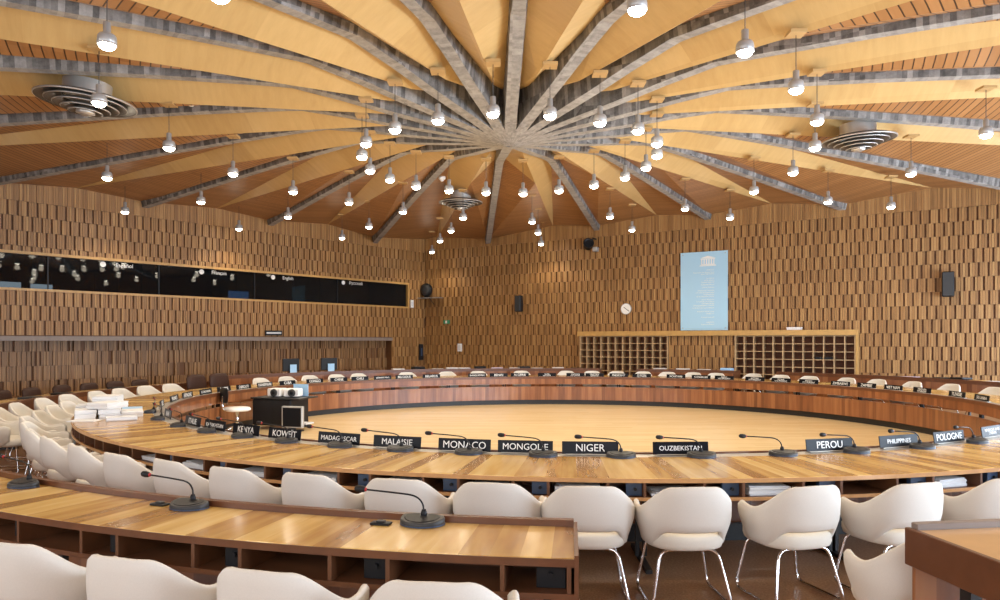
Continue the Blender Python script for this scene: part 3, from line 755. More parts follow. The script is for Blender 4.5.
def make_chair(label):
    t = thing('shell_armchair', label, 'chair')
    shell_mesh().build('backrest', M['fabric'], t); seat_mesh().build('seat', M['fabric_seat'], t)
    for s in (-1, 1): leg_mesh(s).build('sled_leg', M['chrome'], t)
    return t
chair0 = make_chair('x'); cused = False; clabels = set()
def put_chair(r, a, label, group, jitter=True, face=None):
    global cused
    rz = (a * D2R + PI / 2 if face is None else face) + (random.uniform(-.09, .09) if jitter else 0)
    p = P(r, a)
    if label in clabels: label = label.replace('white fabric armchair', 'another white armchair')
    clabels.add(label)
    if cused: o = dup(chair0, p, rz, label, group)
    else: o = chair0; o.location = p; o.rotation_euler.z = rz; o['label'] = label; o['group'] = group; cused = True
    return o
def norm(a): return (a + 180) % 360 - 180
def seat_label(a):
    k = sorted((abs(norm(s - a)), s, w) for s, w in seats)
    d, s, w = k[0]; w = w.replace('\n', ' ')
    d2, s2, w2 = k[1]; w2 = w2.replace('\n', ' ')
    if d < .28 * abs(norm(s - s2)): return 'white fabric armchair at the ring table, right behind the %s nameplate' % w
    return 'white fabric armchair at the ring table, beside the %s nameplate, towards %s' % (w, w2)
RC = RO + .27                                             # chair centre radius
near_px = [400, 494, 588, 688, 800, 906, 1004]
ca = [ang(x, RC + .2, 'near') for x in near_px]
step = 4.75
a = ca[0]; extra_a = []; print('chair angles', ca)
skip_ = [ang(x, RC, 'far') for x in (195, 215)]
while a > -164:
    a -= step if a > -122 else 5.5
    if all(abs(norm(a - e)) > 5 for e in skip_): extra_a.append(a)
G = 'white armchairs round the ring table'
for x, a in zip(near_px, ca):
    o = put_chair(RC + (.03 if x > 560 else 0), a, seat_label(a), G)
    if x == 800: o.rotation_euler.z = a * D2R + PI / 2 + .18
    if x == 906: o.rotation_euler.z = a * D2R + PI / 2 + .10
for a in extra_a:
    o = put_chair(RC - .06 * smooth((-a - 116) / 20) + random.uniform(-.02, .04), a, seat_label(a), G)
    if a < -112: o.rotation_euler.z -= .14 * smooth((-a - 108) / 22)
RB = 8.62                                                  # a second row of chairs standing back against the outer desk
row = [ang(x, RB + .2, 'far') for x in (171, 147, 121, 96, 70, 46, 20)]
for k in range(2): row.append(row[-1] + 5.2)
row_words = ['last', 'eighth', 'seventh', 'sixth', 'fifth', 'fourth', 'third', 'second', 'first']
for a, w_ in zip(row, row_words):
    put_chair(RB + random.uniform(-.03, .03), a, 'cream armchair of the row backed against the outer desk, %s along it from the foreground' % w_, 'white armchairs backed against the outer desk')
last = extra_a[-1] % 360
brown_px = [(204, 'EL SALVADOR'), (226, 'EGYPTE')]
a = last - step
far_px_skip = [ang(x, 8.6, 'far') for x, _ in brown_px]
far_list = []
# far side: white backs seen just above the plates
for x in (247, 267, 292, 316, 341, 364, 388, 410, 434, 449, 480, 500, 522, 546, 566, 592, 616, 641, 665, 690, 714, 752, 776, 804, 839, 869, 905, 941, 982, 1022):
    far_list.append(ang(x, RC, 'far'))
done_a = list(extra_a) + row[:2]
for a in sorted(far_list):
    if all(abs(norm(a - e)) > 4.7 for e in done_a) and all(abs(norm(a - e)) > 4.6 for e in far_px_skip):
        done_a.append(a)
        put_chair(RC + random.uniform(-.01, .08), a, seat_label(a), G).scale = (1, 1, 1.05)
# dark brown armchairs : taller, leather
def brown_chair(p, rz, label, group):
    t = thing('leather_armchair', label, 'chair', p, rz, group)
    m1 = MB(); m1.smooth = True; rings = []
    for z, w, d, y in ((.45, .24, .03, -.22), (.5, .27, .045, -.23), (.75, .29, .05, -.26), (.9, .28, .05, -.285), (.96, .22, .045, -.295), (.975, .12, .02, -.297)):
        rings.append([(math.copysign(abs(math.cos(t_)) ** .6, math.cos(t_)) * w, y + math.sin(t_) * d, z) for t_ in (2 * PI * j / 24 for j in range(24))])
    m1.loft(rings); m1.build('backrest', M['brown_leather'], t)
    m1 = MB(); m1.smooth = True
    m1.loft([[(math.copysign(abs(math.cos(t_)) ** .6, math.cos(t_)) * .27 * s, math.copysign(abs(math.sin(t_)) ** .6, math.sin(t_)) * .26 * s, z) for t_ in (2 * PI * j / 24 for j in range(24))] for s, z in ((.9, .38), (1, .4), (1, .45), (.92, .475), (.5, .485))]); m1.build('seat', M['brown_leather'], t)
    for s in (-1, 1):
        m1 = MB(); m1.tube(bez([(s * .29, -.24, .42), (s * .30, -.22, .65), (s * .30, .16, .65), (s * .29, .18, .42)]), .018, 8); m1.build('armrest', M['brown_leather'], t)
        leg_mesh(s).build('sled_leg', M['chrome'], t)
    return t
for (x, w), a in zip(brown_px, far_px_skip):
    p = P(8.55, a)
    brown_chair(p, a * D2R + PI / 2, 'dark brown leather armchair rising behind the %s nameplate' % w, 'brown leather armchairs')
# brown chairs along the left wall, behind the outer desk
for k, (x, s) in enumerate(((17, 'behind the outer desk at the left edge'), (45, 'behind the outer desk, second from the left edge'), (74, 'behind the outer desk, third from the left edge'), (100, 'behind the outer desk, fourth from the left edge'), (125, 'behind the outer desk, fifth from the left edge'), (149, 'behind the outer desk, last of six along the wall'))):
    a = ang(x, 10.15, 'far'); p = P(10.15, a)
    o = brown_chair(p, a * D2R + PI / 2, 'dark brown leather armchair ' + s, 'brown leather armchairs')
    o.scale = (.86, 1, .86)
# armchairs at the near outer desk
for k, (x, s, yaw) in enumerate(((6, 'at the lower left corner', .12), (128, 'below the switch box', .0), (268, 'below the second foreground socket', -.05), (432, 'below the large foreground microphone', .05))):
    a = ang(x, SO + .5, 'near')
    put_chair(SO + .27, a, 'white fabric armchair at the foreground outer desk, ' + s, 'white armchairs at the foreground desk', False, a * D2R + PI / 2 + yaw)
o = dup(chair0, Vector((2.13, 3.68, 0)), 0, 'white fabric armchair partly hidden by the end of the aisle desk', 'white armchairs at the aisle')
o.rotation_euler.z = .05
for k, (x, s) in enumerate(((750, 'in the gap of the far outer desks'), (40, 'x'), (612, 'y'))):
    if k != 0: continue
    a = ang(x, SI + .1, 'far')
    o = dup(chair0, P(SI + .15, a), a * D2R + PI / 2, 'white fabric armchair ' + s, 'white armchairs at the far desks')

# ------------------------------------------------------------------ microphones
def make_mic(label):
    t = thing('conference_microphone', label, 'microphone')
    m1 = MB(); m1.smooth = True
    def dsh(s, z, dy=0):
        pts = []
        for j in range(25):
            u = PI + PI * j / 24; pts.append((.125 * s * math.cos(u), .11 * s * math.sin(u) + .03 * s + dy, z))
        pts += [(.118 * s, .055 * s + dy, z), (.06 * s, .075 * s + dy, z), (-.06 * s, .075 * s + dy, z), (-.118 * s, .055 * s + dy, z)]
        return pts
    def slope(L, s, k): return [(x, y, z + (y + .08) * k) for x, y, z in L]
    m1.loft([dsh(.93, 0), dsh(1, .008), slope(dsh(1, .018), 1, .10), slope(dsh(.95, .026), 1, .13)]); m1.build('base', M['dgrey'], t)
    m1 = MB(); m1.loft([slope(dsh(.80, .0262), 1, .13), slope(dsh(.76, .030), 1, .13)]); m1.build('speaker_grille', M['black'], t)
    m1 = MB(); m1.loft([dsh(1.015, .002), dsh(1.015, .009)]); m1.build('base_band', M['bluegrey'], t)
    m1 = MB(); m1.lathe([(.02, .03), (.016, .06), (.011, .075)], 12, Matrix.Translation((0, .045, 0))); m1.build('neck_collar', M['black'], t)
    pts = bez([(0, .045, .05), (-.004, .05, .105), (-.05, .058, .145), (-.15, .05, .155), (-.34, .03, .17)], 5)
    m1 = MB(); m1.tube(pts, .0052, 8); g = m1.build('gooseneck', M['black'], t)
    d = (pts[-1] - pts[-2]).normalized(); Rm = d.to_track_quat('Z', 'Y').to_matrix().to_4x4(); Rm.translation = pts[-1]
    m1 = MB(); m1.lathe([(.006, -.01), (.017, .008), (.0195, .03), (.017, .05), (.008, .06)], 14, Rm); m1.build('microphone_head', M['black'], g)
    m1 = MB(); m1.lathe([(.008, -.010), (.0105, -.006), (.0125, .003)], 14, Rm); m1.build('indicator_ring', M['red'], g)
    return t
mic0 = make_mic('x'); mused = False; mlabels = set()
def put_mic(p, rz, label, group):
    global mused
    if label in mlabels: label += ' too'
    mlabels.add(label)
    if mused: o = dup(mic0, p, rz, label, group)
    else: o = mic0; o.location = p; o.rotation_euler.z = rz; o['label'] = label; o['group'] = group; mused = True
    return o
mic_px = [(146, 'by the IRAQ plate'), (161, 'by the IRAN plate'), (181, 'by the ITALIE plate'), (209, 'by the KAZAKHSTAN plate'), (244, 'by the KENYA plate'), (288, 'by the KOWEÏT plate'), (341, 'by the MADAGASCAR plate'), (401, 'by the MALAISIE plate'), (469, 'by the MONACO plate'), (543, 'by the MONGOLIE plate'), (621, 'by the NIGER plate'), (701, 'by the OUZBEKISTAN plate'), (782, 'midway between the OUZBEKISTAN and PEROU plates'), (855, 'by the PEROU plate'), (920, 'by the PHILIPPINES plate'), (974, 'by the REPUBLIQUE ARABE SYRIENNE plate')]
for x, s in mic_px:
    a = ang(x, RI + .20, 'near') if x > 140 else ang(150, RI + .2, 'near') - (9 if x < 140 else 4.5)
    put_mic(P(RI + .24, a, .751), a * D2R + PI / 2 + random.uniform(-.1, .1), 'black gooseneck microphone on the ring table, ' + s, 'microphones on the ring table')
for x, rr, s in ((22, SI + .15, 'cut by the left edge of the picture'), (187, SI + .14, 'beside the small switch box'), (421, SI + .13, 'the largest of the foreground')):
    a = ang(x, rr, 'near')
    o = put_mic(P(rr, a, .751), a * D2R + PI / 2 - .05, 'black gooseneck microphone on the foreground outer desk, ' + s, 'microphones on the foreground desk')
for x, rr, s in ((160, SI + .13, 'small black switch box beside the foreground microphone'), (381, SI + .16, 'small black socket box left of the largest microphone'.replace('left of', 'next to'))):
    a = ang(x, rr, 'near'); t = thing('socket_box', s, 'switch box', P(rr, a, .751), a * D2R + PI / 2)
    m1 = MB(); m1.bevbox(-.055, .055, -.03, .03, 0, .012, .003); m1.build('base', M['black'], t)
    m1 = MB(); m1.bevbox(-.025, .025, -.016, .016, .012, .022, .003); m1.build('button', M['dgrey'], t)

# ------------------------------------------------------------------ papers
def paper(p, rz, w, d, h, mat, label, group, name='paper_stack'):
    m1 = MB(); n = max(2, int(h / .012)); rings = []
    for i in range(n + 1):
        z = h * i / n
        for zz in ((z,) if i in (0, n) else (z - .001, z + .001)):
            j = random.uniform(-.006, .006) if h > .01 else 0; k = random.uniform(-.006, .006) if h > .01 else 0
            rings.append([(-w / 2 + j, -d / 2 + k, zz), (w / 2 + j, -d / 2 + k, zz), (w / 2 + j, d / 2 + k, zz), (-w / 2 + j, d / 2 + k, zz)])
    m1.loft(rings)
    o = m1.build(name, mat, None, p, rz)
    return tag(o, label, 'papers', group)
gp = 'paper piles on the near left part of the ring table'.replace('near left part', 'quiet end')
a_p = 176.5
piles = [(7.63, 209.6, .23, .44, .05, 'paper', 'lowest pile of white documents by the table edge'), (7.35, 209.9, .25, .46, .045, 'paper2', 'greyish pile of documents under the others'), (7.085, 209.2, .25, .42, .06, 'paper', 'white document pile nearest the microphones'),
         (7.62, 205.9, .25, .42, .07, 'paper', 'white document pile behind the lowest pile'), (7.35, 206.0, .25, .42, .08, 'paper', 'thick white document pile in the middle of the heap'), (7.085, 205.7, .25, .40, .055, 'bluepaper', 'pile of documents with a pale blue cover')]
tops = {}
for r, a, w, d, h, mt, lab in piles:
    paper(P(r, a, .751), a * D2R + random.uniform(-.04, .04), w, d, h * 1.25, M[mt], lab + ' on the ring table', gp); tops[(r, a)] = .751 + h * 1.25 + .001
for (r, a, w, d, h, mt, lab) in ((7.62, 209.4, .24, .38, .05, 'paper', 'second layer of white documents at the table edge'), (7.35, 209.7, .25, .40, .06, 'paper', 'second layer of white documents over the greyish pile'), (7.35, 206.0, .25, .40, .06, 'paper', 'upper white pile in the middle of the heap'), (7.62, 206.0, .24, .38, .05, 'paper2', 'upper grey pile at the back of the heap')):
    b0 = [z for (rr, aa), z in tops.items() if abs(rr - r) < .06 and abs(aa - a) < 1][0]
    paper(P(r, a, b0), a * D2R + random.uniform(-.07, .07), w, d, h, M[mt], lab + ' on the ring table', gp); tops[(r, a)] = max(b0 + h + .001, 0)
paper(P(7.37, 206.1, .751 + .10 + .06 + .003), .3, .30, .40, .09, M['paper'], 'topmost white document pile of the paper heap', gp)
paper(P(7.37, 209.6, .751 + .05625 + .06 + .004), -.2, .30, .38, .08, M['paper'], 'topmost white document pile at the front of the heap', gp)
paper(P(7.24, 213.4, .751), 2.1, .24, .34, .045, M['paper2'], 'thick grey ring binder at the front of the paper heap', gp, 'ring_binder')
paper(P(7.63, 212.5, .751), 1.6, .22, .33, .012, M['paper'], 'thin white booklet hanging over the table edge by the heap', gp, 'booklet')
# papers inside the shelf of the near side
for i, (x0, x1, h, lab) in enumerate(((68, 0, 0, ''), (292, 0, 0, ''),)):
    pass
shelf_p = [(129, .03, 'below the ITALIE seat'), (166, .045, 'below the KENYA seat'), (218, .03, 'under the KOWEÏT seat'), (268, .05, 'between the KOWEÏT and MADAGASCAR seats'), (330, .04, 'below the MADAGASCAR seat'), (490, .035, 'behind the armchair facing MONACO'), (565, .06, 'behind the armchair facing NIGER'), (630, .025, 'between the NIGER and OUZBEKISTAN seats'), (768, .06, 'behind the armchair before PEROU'), (960, .055, 'below the POLOGNE seat')]
shelf_used = []
for x, h, lab in shelf_p:
    ax = ang(x, RO, 'near')
    w_ = min([q_ for q_ in wide if q_ not in shelf_used], key=lambda q_: abs((q_[0] + q_[1]) / 2 - ax)); shelf_used.append(w_); am = (w_[0] + w_[1]) / 2
    paper(P(RO - .19, am, .6055), am * D2R + random.uniform(-.12, .12), .24, .32, h, M['paper'], 'white papers lying in the table shelf ' + lab, 'papers in the table shelf')
    paper(P(RO - .17, am, .6065 + h), am * D2R + random.uniform(-.25, .25), .21, .29, .008, M['paper2'], 'loose grey booklet on top of the shelf papers ' + lab, 'papers in the table shelf', 'booklet')
# papers on the far outer desks and on the far table
far_items = [(398, 'paper', .05, 'a white'), (418, 'black', .10, 'a black'), (438, 'paper', .03, 'a white'), (452, 'paper', .06, 'a tall white'), (464, 'paper', .05, 'a wide white'), (480, 'black', .09, 'a black'), (497, 'pinkpaper', .05, 'a lilac'), (515, 'paper', .04, 'a white'), (524, 'black', .08, 'a black'), (537, 'paper', .035, 'a low white'), (558, 'paper', .05, 'a white'), (576, 'black', .04, 'a black'), (660, 'paper', .05, 'a white'), (683, 'paper', .05, 'a broad white'), (704, 'paper', .04, 'a white'), (727, 'bluepaper', .09, 'a pale blue'),
             (872, 'black', .025, 'a flat black'), (893, 'dgrey', .025, 'a dark grey'), (910, 'pinkpaper', .03, 'a lilac grey'), (928, 'black', .03, 'a flat black'), (945, 'dgrey', .05, 'a dark grey'), (961, 'black', .07, 'a raised black'), (979, 'lintel', .03, 'a tan'), (997, 'paper2', .03, 'a grey')]
for k, (x, mt, h, w) in enumerate(far_items):
    r = SI + .25; a = ang(x, r, 'far')
    k_ = min((abs((x0 + x1) / 2 - x), wd) for x0, x1, wd in FAR)[1].replace('\n', ' ')
    paper(P(r, a, .862), a * D2R + PI / 2 + random.uniform(-.2, .2), .34, .26, h, M[mt], '%s document folder on the far outer desk above the %s plate' % (w, k_), 'documents on the far outer desks', 'document_folder')
# folders on the outer desk along the left wall
for k, (x, mt) in enumerate(((30, 'dgrey'), (62, 'black'), (118, 'black'))):
    a = ang(x, SI + .3, 'far')
    paper(P(SI + .3, a, .751), a * D2R + PI / 2, .32, .24, .03, M[mt], 'dark folder on the outer desk along the wall, %s from the picture edge' % ORD[k], 'folders on the outer desk', 'document_folder')

# ------------------------------------------------------------------ monitors on the outer desk at the far side
for x, lab in ((291, 'black monitor with a pale blue sheet, farther from the corner'), (329, 'black monitor with a pale blue sheet, nearer the corner')):
    a = ang(x, SI + .3, 'far'); p = P(SI + .3, a, .862); t = thing('desk_monitor', lab, 'monitor', p, a * D2R - PI / 2, 'black monitors on the outer desk')
    m1 = MB(); m1.bevbox(-.25, .25, -.02, .03, .06, .40, .012); m1.build('screen_case', M['black'], t)
    m1 = MB(); m1.bevbox(-.12, .12, -.08, .08, 0, .012, .004); m1.build('base', M['black'], t)
    m1 = MB(); m1.bevbox(-.04, .04, 0, .03, .01, .2, .004); m1.build('stand', M['black'], t)
    m1 = MB(); m1.bevbox(-.07, .13, -.075, -.07, .0, .24, .001); o = m1.build('notice_sheet', M['bluepaper'], t)

# ------------------------------------------------------------------ AV cart, projectors, screen and stool inside the ring
cartP = Vector((-4.35, 14.3, 0)); crz = -.30
cart = thing('equipment_cart', 'black equipment cart inside the ring of tables', 'cart', cartP, crz)
m1 = MB(); m1.bevbox(-.48, .40, -.32, .32, .08, .60, .02); m1.build('cabinet', M['black'], cart)
m1 = MB(); m1.bevbox(-.50, .60, -.35, .35, .60, .63, .006); m1.build('top_board', M['blackmetal'], cart)
m1 = MB(); m1.bevbox(.38, .72, -.28, -.0, .12, .145, .004); m1.build('side_tray', M['paper2'], cart)
m1 = MB(); m1.bevbox(-.40, -.04, -.326, -.322, .12, .56, .001); m1.build('door', M['black'], cart)
for sx in (-1, 1):
    for sy in (-1, 1):
        m1 = MB(); m1.lathe([(.04, -.02), (.04, .02)], 16, Matrix.Translation((sx * .40 - .04, sy * .27, .04)) @ Matrix.Rotation(PI / 2, 4, 'Y')); m1.build('caster', M['dgrey'], cart)
def rel(p, rz, v): return p + Matrix.Rotation(rz, 3, 'Z') @ Vector(v)
for v, yaw, lab in (((-.06, -.08, .631), -.06, 'silver projector with round lens on the black cart, beside the stool'), ((.28, -.05, .631), .22, 'silver projector with round lens on the black cart, in front of a blue card')):
    t = thing('projector', lab, 'projector', rel(cartP, crz, v), crz + yaw, 'projectors on the cart')
    m1 = MB(); m1.bevbox(-.15, .15, -.13, .13, .012, .17, .014); m1.build('housing', M['white_plastic'], t)
    m1 = MB(); Ml = Matrix.Translation((0.02, -.13, .09)) @ Matrix.Rotation(PI / 2, 4, 'X')
    m1.lathe([(.075, -.01), (.075, .025), (.06, .03)], 24, Ml); l = m1.build('lens_ring', M['dgrey'], t)
    m1 = MB(); m1.lathe([(.05, .02), (.03, .036), (.005, .04)], 24, Ml); m1.build('lens', M['plate'], l)
    m1 = MB(); m1.bevbox(.10, .145, -.133, -.129, .05, .15, .001); m1.build('vent_panel', M['paper2'], t)
    for s in (-1, 1):
        m1 = MB(); m1.lathe([(.015, 0), (.015, .015)], 12, Matrix.Translation((s * .11, 0, 0))); m1.build('foot', M['black'], t)
t = thing('floor_monitor', 'small dark screen in a silver frame standing before the black cart', 'monitor', Vector((-3.98, 13.72, 0)), -.22)
m1 = MB(); m1.bevbox(-.22, .22, -.03, .05, .07, .49, .012); m1.build('case', M['lampgrey'], t)
m1 = MB(); m1.bevbox(-.19, .19, -.034, -.029, .10, .46, .001); m1.build('screen', M['plate'], t)
m1 = MB(); m1.bevbox(-.16, .16, -.08, .16, 0, .03, .008); m1.build('base', M['black'], t)
m1 = MB(); m1.bevbox(-.05, .05, -.01, .04, .03, .1, .004); m1.build('stand', M['black'], t)
o = MB().bevbox(-.17, .17, -.006, .006, 0, .24, .002).build('blue_card', M['bluepaper'], None, rel(cartP, crz, (.28, .22, .631)), crz); tag(o, 'pale blue card standing behind the second projector on the cart', 'card')
# office stool
t = thing('swivel_chair', 'swivel chair with black back and white seat inside the ring', 'chair', Vector((-5.0, 13.6, 0)), -.85)
m1 = MB(); m1.smooth = True
m1.loft([[(math.copysign(abs(math.cos(u)) ** .7, math.cos(u)) * .24 * s, math.copysign(abs(math.sin(u)) ** .7, math.sin(u)) * .23 * s, z) for u in (2 * PI * j / 24 for j in range(24))] for s, z in ((.85, .41), (1, .43), (1, .46), (.9, .48), (.4, .485))]); m1.build('seat', M['white_plastic'], t)
m1 = MB(); m1.smooth = True
m1.loft([[(math.copysign(abs(math.cos(u)) ** .7, math.cos(u)) * w, -.25 + math.sin(u) * .022, z) for u in (2 * PI * j / 20 for j in range(20))] for w, z in ((.13, .58), (.19, .61), (.22, .72), (.20, .83), (.13, .86))]); m1.build('backrest', M['black'], t)
m1 = MB(); m1.tube(bez([(0, -.10, .42), (0, -.27, .43), (0, -.28, .70)]), .014, 8); m1.build('back_support', M['chrome'], t)
m1 = MB(); m1.lathe([(.03, .10), (.03, .41)], 14); m1.build('column', M['chrome'], t)
for k in range(5):
    u = 2 * PI * k / 5
    m1 = MB(); m1.tube([(0, 0, .11), (.14 * math.cos(u), .14 * math.sin(u), .10), (.27 * math.cos(u), .27 * math.sin(u), .055)], .016, 8); l = m1.build('base_leg', M['chrome'], t)
    m1 = MB(); m1.lathe([(.026, -.015), (.026, .015)], 12, Matrix.Translation((.27 * math.cos(u), .27 * math.sin(u), .026)) @ Matrix.Rotation(u, 4, 'Z') @ Matrix.Rotation(PI / 2, 4, 'X')); m1.build('caster', M['black'], l)

# ------------------------------------------------------------------ back wall furniture
def wall_s(px):                                          # distance along the back wall from the corner for a pixel column
    m = (px - CX) / F; t = (m * C0.y - C0.x) / (1.634 + m); return t * math.hypot(1.634, 1)
def wall_sl(px):
    m = (px - CX) / F; t = (C0.x - m * C0.y) / (0.847 - m); return t * math.hypot(.847, 1)
def wall_y(s): return (C0 + ur * s).y
def zat(s, py, left=False): return EYE + (HY - py) * (C0 + (ul if left else ur) * s).y / F
sA, sB, sC, sD = wall_s(585), wall_s(672), wall_s(738), wall_s(857)
BZ = 1.90; BD = .36
def pigeon(s0, s1, ncol, label):
    t = thing('pigeonhole_shelf', label, 'shelf', along(C0, ur, s0, nr, .075, 0), group='pigeonhole shelves')
    Rm = Matrix((ur, nr, Vector((0, 0, 1)))).transposed().to_4x4(); t.matrix_world = Matrix.Translation(along(C0, ur, s0, nr, .075, 0)) @ Rm
    w = s1 - s0
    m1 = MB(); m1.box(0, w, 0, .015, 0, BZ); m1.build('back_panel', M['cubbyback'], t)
    for x in (0, w - .03): m1 = MB(); m1.box(x, x + .03, .015, BD, 0, BZ); m1.build('side_panel', M['cubby'], t)
    for i in range(1, ncol): x = w * i / ncol; m1 = MB(); m1.box(x - .011, x + .011, .015, BD - .005, .08, BZ - .02); m1.build('divider', M['cubby'], t)
    for k in range(9): z = .06 + (BZ - .08) * k / 8; m1 = MB(); m1.box(.03, w - .03, .02, BD - .012, z - .009, z + .009); m1.build('shelf_board', M['cubby'], t)
    return t
pigeon(sA, sB, 12, 'wide wooden pigeonhole shelf under the clock')
pigeon(sC, sD, 12, 'wooden pigeonhole shelf under the white sheet, away from the clock')
m1 = MB(); slab(m1, C0, ur, nr, sA - .06, sD + .06, BZ + .002, BZ + .155, .07, .50)
tag(m1.build('wooden_lintel', M['lintel']), 'long pale wooden lintel across both pigeonhole shelves', 'lintel')
m1 = MB(); slab(m1, C0, ur, nr, sD + .005, sD + .055, 0, BZ, .075, .46); tag(m1.build('wooden_post', M['lintel']), 'upright pale wooden board closing the pigeonhole shelf next to the speaker wall', 'post')
# infill panel between the shelves
m1 = MB(); m1.mi = 1; slab(m1, C0, ur, nr, sB + .02, sC - .02, 0, BZ, .075, .33); m1.mi = 0
boards(m1, C0, ur, nr, sB + .02, sC - .02, 0, BZ, .33, zref=BZ - .3); tag(m1.build('slatted_panel', [M['boards'], M['backing']]), 'slatted wooden panel between the two pigeonhole shelves', 'panel')
# things in the pigeonholes and on the lintel
Rm = Matrix((ur, nr, Vector((0, 0, 1)))).transposed().to_4x4()
def wallbox(name, px, py, w, h, d, mat, label, cat, off=.06, left=False, group=None):
    s = wall_sl(px) if left else wall_s(px); n_, d_ = (nl, ul) if left else (nr, ur)
    m1 = MB(); t = thing(name, label, cat, group=group)
    R2 = Matrix((d_, n_, Vector((0, 0, 1)))).transposed().to_4x4()
    t.matrix_world = Matrix.Translation(along(C0, d_, s, n_, off, zat(s, py, left))) @ R2
    return t
s = wall_s(796); m1 = MB(); slab(m1, C0, ur, nr, s - .2, s + .2, BZ + .157, BZ + .24, .12, .36); tag(m1.build('paper_box', M['paper']), 'white box of paper lying on the lintel', 'box')
for px_, row, lab in ((822, 5, 'black folder lying in the upper part of the second pigeonhole shelf'), (830, 5, 'black folder next to another one in the second pigeonhole shelf'), (815, 3, 'black bundle low in the second pigeonhole shelf')):
    s = wall_s(px_) ; w = (sD - sC) / 12; s = sC + (math.floor((s - sC) / w) + .5) * w; z = .06 + (BZ - .08) * row / 8 + .0095
    m1 = MB(); slab(m1, C0, ur, nr, s - .10, s + .10, z, z + .07, .15, .41); tag(m1.build('document_folder', M['black']), lab, 'folder', 'folders in the pigeonholes')
# blue panel with temple emblem and lines of writing
s0, s1 = wall_s(681.5), wall_s(728.5); z0, z1 = zat(s0, 330.5), zat(s0, 253.5)
t = thing('blue_wall_panel', 'tall light blue panel with white temple emblem on the back wall', 'wall panel')
Wp, Hp = s1 - s0, z1 - z0
t.matrix_world = Matrix.Translation(along(C0, ur, s0, nr, .075, z0)) @ Matrix((ur, Vector((0, 0, 1)), nr)).transposed().to_4x4()
m1 = MB(); m1.box(0, Wp, 0, Hp, 0, .02); m1.build('board', M['bluepanel'], t)
def pbox(m, x0, x1, y0, y1): m.box(x0, x1, y0, y1, .0205, .0225)
ex0, ex1, ey0, ey1 = Wp * .43, Wp * .74, Hp * .815, Hp * .945
m1 = MB(); ew, eh = ex1 - ex0, ey1 - ey0
pbox(m1, ex0 - .03, ex1 + .03, ey0, ey0 + eh * .06); pbox(m1, ex0 - .01, ex1 + .01, ey0 + eh * .08, ey0 + eh * .14); pbox(m1, ex0 + .02, ex1 - .02, ey0 + eh * .16, ey0 + eh * .21)
for k in range(6): x = ex0 + .04 + (ew - .08) * k / 5; pbox(m1, x - ew * .035, x + ew * .035, ey0 + eh * .21, ey0 + eh * .66)
pbox(m1, ex0, ex1, ey0 + eh * .66, ey0 + eh * .74)
xm = (ex0 + ex1) / 2
b0 = len(m1.v); 
for zz in (.0205, .0225): m1.v += [(ex0 - .02, ey0 + eh * .78, zz), (ex1 + .02, ey0 + eh * .78, zz), (xm, ey1, zz)]
m1.face((b0, b0 + 1, b0 + 2)); m1.face((b0 + 3, b0 + 4, b0 + 5))
for u, w_ in ((0, 1), (1, 2), (2, 0)): m1.face((b0 + u, b0 + w_, b0 + 3 + w_, b0 + 3 + u))
m1.build('emblem', M['letter'], t)
lines = [(.765, .42, .72, 'UNESCO'), (.735, .20, .72, 'Organisation des Nations Unies'), (.715, .34, .72, 'pour l’éducation'), (.66, .45, .72, 'la science'), (.635, .38, .72, 'et la culture'), (.61, .36, .72, 'Conseil exécutif'), (.58, .30, .72, 'Executive Board'), (.545, .42, .72, 'United Nations'), (.505, .26, .72, 'Educational, Scientific'), (.48, .25, .72, 'and Cultural Organization'), (.455, .3, .72, 'Organización'), (.43, .28, .72, 'de las Naciones Unidas'), (.39, .4, .72, 'para la Educación'), (.365, .2, .72, 'la Ciencia y la Cultura'), (.34, .2, .72, 'Организация'), (.315, .22, .72, 'Объединенных Наций'), (.285, .3, .72, 'по вопросам образования'), (.24, .24, .72, 'науки и культуры'), (.21, .22, .72, 'UNESCO'), (.165, .25, .72, 'Conseil exécutif'), (.10, .42, .72, 'UNESCO'), (.075, .30, .72, 'Executive Board')]
for y, x0, x1, body in lines:
    tx = text_obj('lettering', body, min(.062, Wp * (x1 - x0) / (len(body) * .5)), M['letter'], t, 'RIGHT'); tx.location = (Wp * x1, Hp * y, .0215)
for x, y in ((.05, .03), (.95, .03), (.05, .97), (.95, .97)):
    m1 = MB(); m1.lathe([(.018, .02), (.018, .026)], 10, Matrix.Translation((Wp * x, Hp * y, 0))); m1.build('fixing', M['lampgrey'], t)
# clock
t = wallbox('wall_clock', 627, 309, 0, 0, 0, None, 'round white wall clock on the back wall', 'clock')
Rc = Matrix.Rotation(-PI / 2, 4, 'X')
m1 = MB(); m1.lathe([(.185, 0), (.19, .03), (.175, .045), (.17, .03)], 36, Rc); m1.build('case', M['lampgrey'], t)
m1 = MB(); m1.lathe([(.172, .02), (.172, .032)], 36, Rc); m1.build('dial', M['letter'], t)
for L, u in ((.14, 2.2), (.10, -.9)):
    m1 = MB(); m1.box(-.008, .008, .034, .038, -.02, L, Matrix.Rotation(u, 4, 'Y')); m1.build('hand', M['black'], t)
